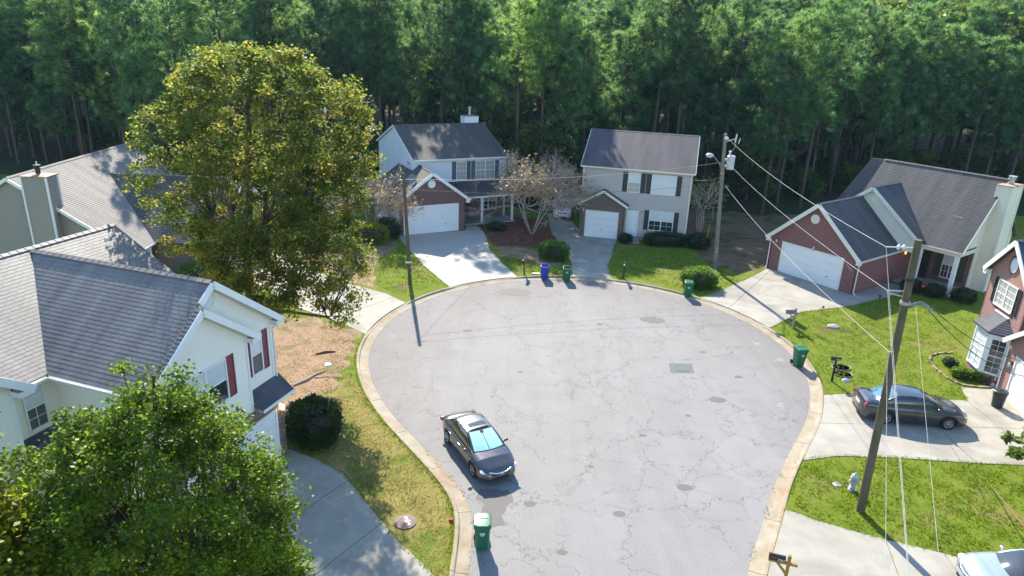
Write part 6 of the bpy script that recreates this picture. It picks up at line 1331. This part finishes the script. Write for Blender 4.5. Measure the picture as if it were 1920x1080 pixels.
    for sg in (1, -1):
        for a in ((.13, .49), (.53, .86)): pane('side_window', sdf(sg), (*a, .12, .88), .007*sg, glass, sg < 0)
        m = MB(); ms = Matrix.Translation((cowl-.32, sg*(w+.06), hb+.06)); m.lathe([(0, -.09), (.07, -.06), (.09, 0), (.07, .06), (0, .09)], 10, 0, ms @ Matrix.Rotation(PI/2, 4, 'X') @ Matrix.Diagonal((.75, .8, 1.1, 1))); m.beam((cowl-.3, sg*w*.9, hb-.01), (cowl-.32, sg*(w+.02), hb+.05), .05, .04); m.build('mirror', M[paint], t, 40)
        for hx in (-.02, -.98): MB().box(hx-.1, hx+.1, -.012, .012, -.018, .018, 0, Matrix.Translation((0, sg*(w*.992), hb-.17))).build('door_handle', M['chrome'] if paint == 'car_dark' else M[paint], t)
        m = MB()
        for hx in (cowl-.12, -.08, -1.08):
            m.tube([(hx, sg*(w*1.004), .3 if hx > -.5 else .62), (hx, sg*(w*1.004), .55 if hx > -.5 else .7), (hx, sg*(w*.985), hb-.12)], .006, 4)
        m.build('door_seam', M['black'], t)
        # lamps
        m = MB(); hl = Matrix.Translation((xf-.27, sg*w*.74, nose+.0)) @ Matrix.Rotation(sg*R_(-32), 4, 'Z') @ Matrix.Rotation(R_(18), 4, 'Y'); m.lathe([(0, -.07), (.06, -.055), (.085, 0), (.06, .055), (0, .07)], 12, 0, hl @ Matrix.Diagonal((1.9, 2.3, .62, 1))); m.build('headlight', M[lens], t, 40)
        m = MB(); tl = Matrix.Translation((xr+.11, sg*w*.80, tail-.15)) @ Matrix.Rotation(sg*R_(38), 4, 'Z'); m.lathe([(0, -.09), (.06, -.07), (.08, 0), (.06, .07), (0, .09)], 12, 0, tl @ Matrix.Diagonal((1.0, 2.2, 1.2, 1))); m.build('tail_light', M['lens_red'], t, 40)
        for a in ax:
            wm = Matrix.Translation((a, sg*(w-.11), RW)) @ Matrix.Rotation(-sg*PI/2, 4, 'X'); m = MB(); m.lathe([(.2, -.1), (RW-.02, -.1), (RW, -.07), (RW, .07), (RW-.02, .1), (.22, .1), (.205, .08)], 28, 0, wm, False); ty = m.build('wheel', M['rubber'], t, 35)
            m = MB(); m.lathe([(.215, .085), (.205, .095), (.19, .07), (.19, .04), (0, .04)], 24, 0, wm, False); m.build('rim_well', M['black'], ty, 35)
            m = MB(); m.lathe([(.0, .092), (.055, .09), (.06, .06)], 10, 0, wm, False); m.lathe([(.212, .088), (.2, .098), (.185, .085)], 24, 0, wm, False)
            for k in range(spokes): m.box(.04, .2, -.026, .026, .05, .088, 0, wm @ Matrix.Rotation(2*PI*k/spokes, 4, 'Z'))
            m.build('rim', M['alloy'], ty)
    m = MB(); m.box(xr+.3, xf-.3, -w*.8, w*.8, .17, .5); 
    for a in ax: m.box(a-RA, a+RA, -w*.93, w*.93, .5, RW+RA-.005)
    m.build('underbody', M['black'], t)
    m = MB(); m.beam((xf-.005, -w*.40, .33), (xf-.005, w*.40, .33), .03, .12); m.build('lower_grille', M['black'], t)
    m = MB(); m.beam((xf-.035, -w*.44, nose-.09), (xf-.035, w*.44, nose-.09), .07, .10); m.build('grille', M['black'], t)
    m = MB(); m.tube([(xf-.10, -w*.56, nose+.0), (xf-.0, -w*.28, nose-.045), (xf+.02, 0, nose-.055), (xf-.0, w*.28, nose-.045), (xf-.10, w*.56, nose+.0)], .028, 8); gb_ = m.build('grille_bar', M['chrome'], t, 60)
    if sunshade:   # upright H shaped chrome emblem on the grille bar
        m = MB(); T = Matrix.Translation((xf+.05, 0, nose-.05)) @ Matrix.Rotation(R_(-12), 4, 'Y')
        for k in (-1, 1): m.beam(T @ V(0, k*.033, -.045), T @ V(0, k*.048, .045), .012, .014)
        m.beam(T @ V(0, -.04, 0), T @ V(0, .04, 0), .01, .014)
        for a, c in (((-.07, -.055), (-.055, -.06)), ): pass
        m.tube([T @ V(-.005, .075*math.cos(2*PI*k/16), .06*math.sin(2*PI*k/16)) for k in range(17)], .007, 4); m.build('emblem', M['chrome'], gb_)
    m = MB(); m.beam((xr-.004, -.26, tail-.3), (xr-.004, .26, tail-.3), .02, .13); m.build('number_plate', M['white_paint'], t)
    m = MB(); m.beam((xr+.0, -w*.5, .33), (xr+.0, w*.5, .33), .06, .10); m.build('rear_bumper', M['black'], t)
    if sunroof:
        m = MB(); addpatch(m, patch(rof, 8, 6, .16, .84, .12, .45, .012)); m.build('sunroof', M['car_glass'], t, 60)
        m = MB(); g = patch(rof, 8, 2, .13, .87, .03, .13, .05); addpatch(m, g); g2 = patch(rof, 8, 1, .13, .87, .03, .04, .0); 
        m.build('sunroof_visor', M['black'], t, 60)
    return t
cyaw = math.atan2(23.2-27.4, -.05-(-2.15))
car('dark grey sedan parked at the left kerb with a silver sunshade behind its windscreen', -1.2, 25.35, R_(-62), 'car_dark', L=4.5, Wd=1.75, hb=.93, hr=1.43, wb=2.7, cowl=1.12, rf=.12, rr=-.9, rb=-1.72, sunshade=True, sunroof=True, spokes=5)
car('charcoal sedan parked across the right drive, seen from its right side', 19.45, 29.75, R_(-7), 'car_grey', L=4.85, Wd=1.83, hb=.98, hr=1.46, wb=2.78, fo_=.97, nose=.66, tail=1.02, cowl=1.15, rf=.25, rr=-.85, rb=-1.68, roofw=.6, rear_glass='car_glass_blue', lens='lens_amber', spokes=7, z=YZ+.025)
car('pale silver blue car cut by the bottom right corner on the near drive', 17.75, 18.15, R_(172), 'car_silver', L=4.9, Wd=1.88, hb=1.0, hr=1.48, wb=2.85, nose=.72, tail=1.02, cowl=1.25, rf=.45, rr=-.8, rb=-1.7, roofw=.62, z=YZ+.025)
car('white car parked in the shade between the white and beige houses', 4.75, 67.6, R_(-95), 'car_white', L=4.7, Wd=1.85, hb=1.05, hr=1.62, wb=2.8, nose=.8, tail=1.05, cowl=1.2, rf=.5, rr=-1.5, rb=-2.1, roofw=.62, z=YZ+.025)
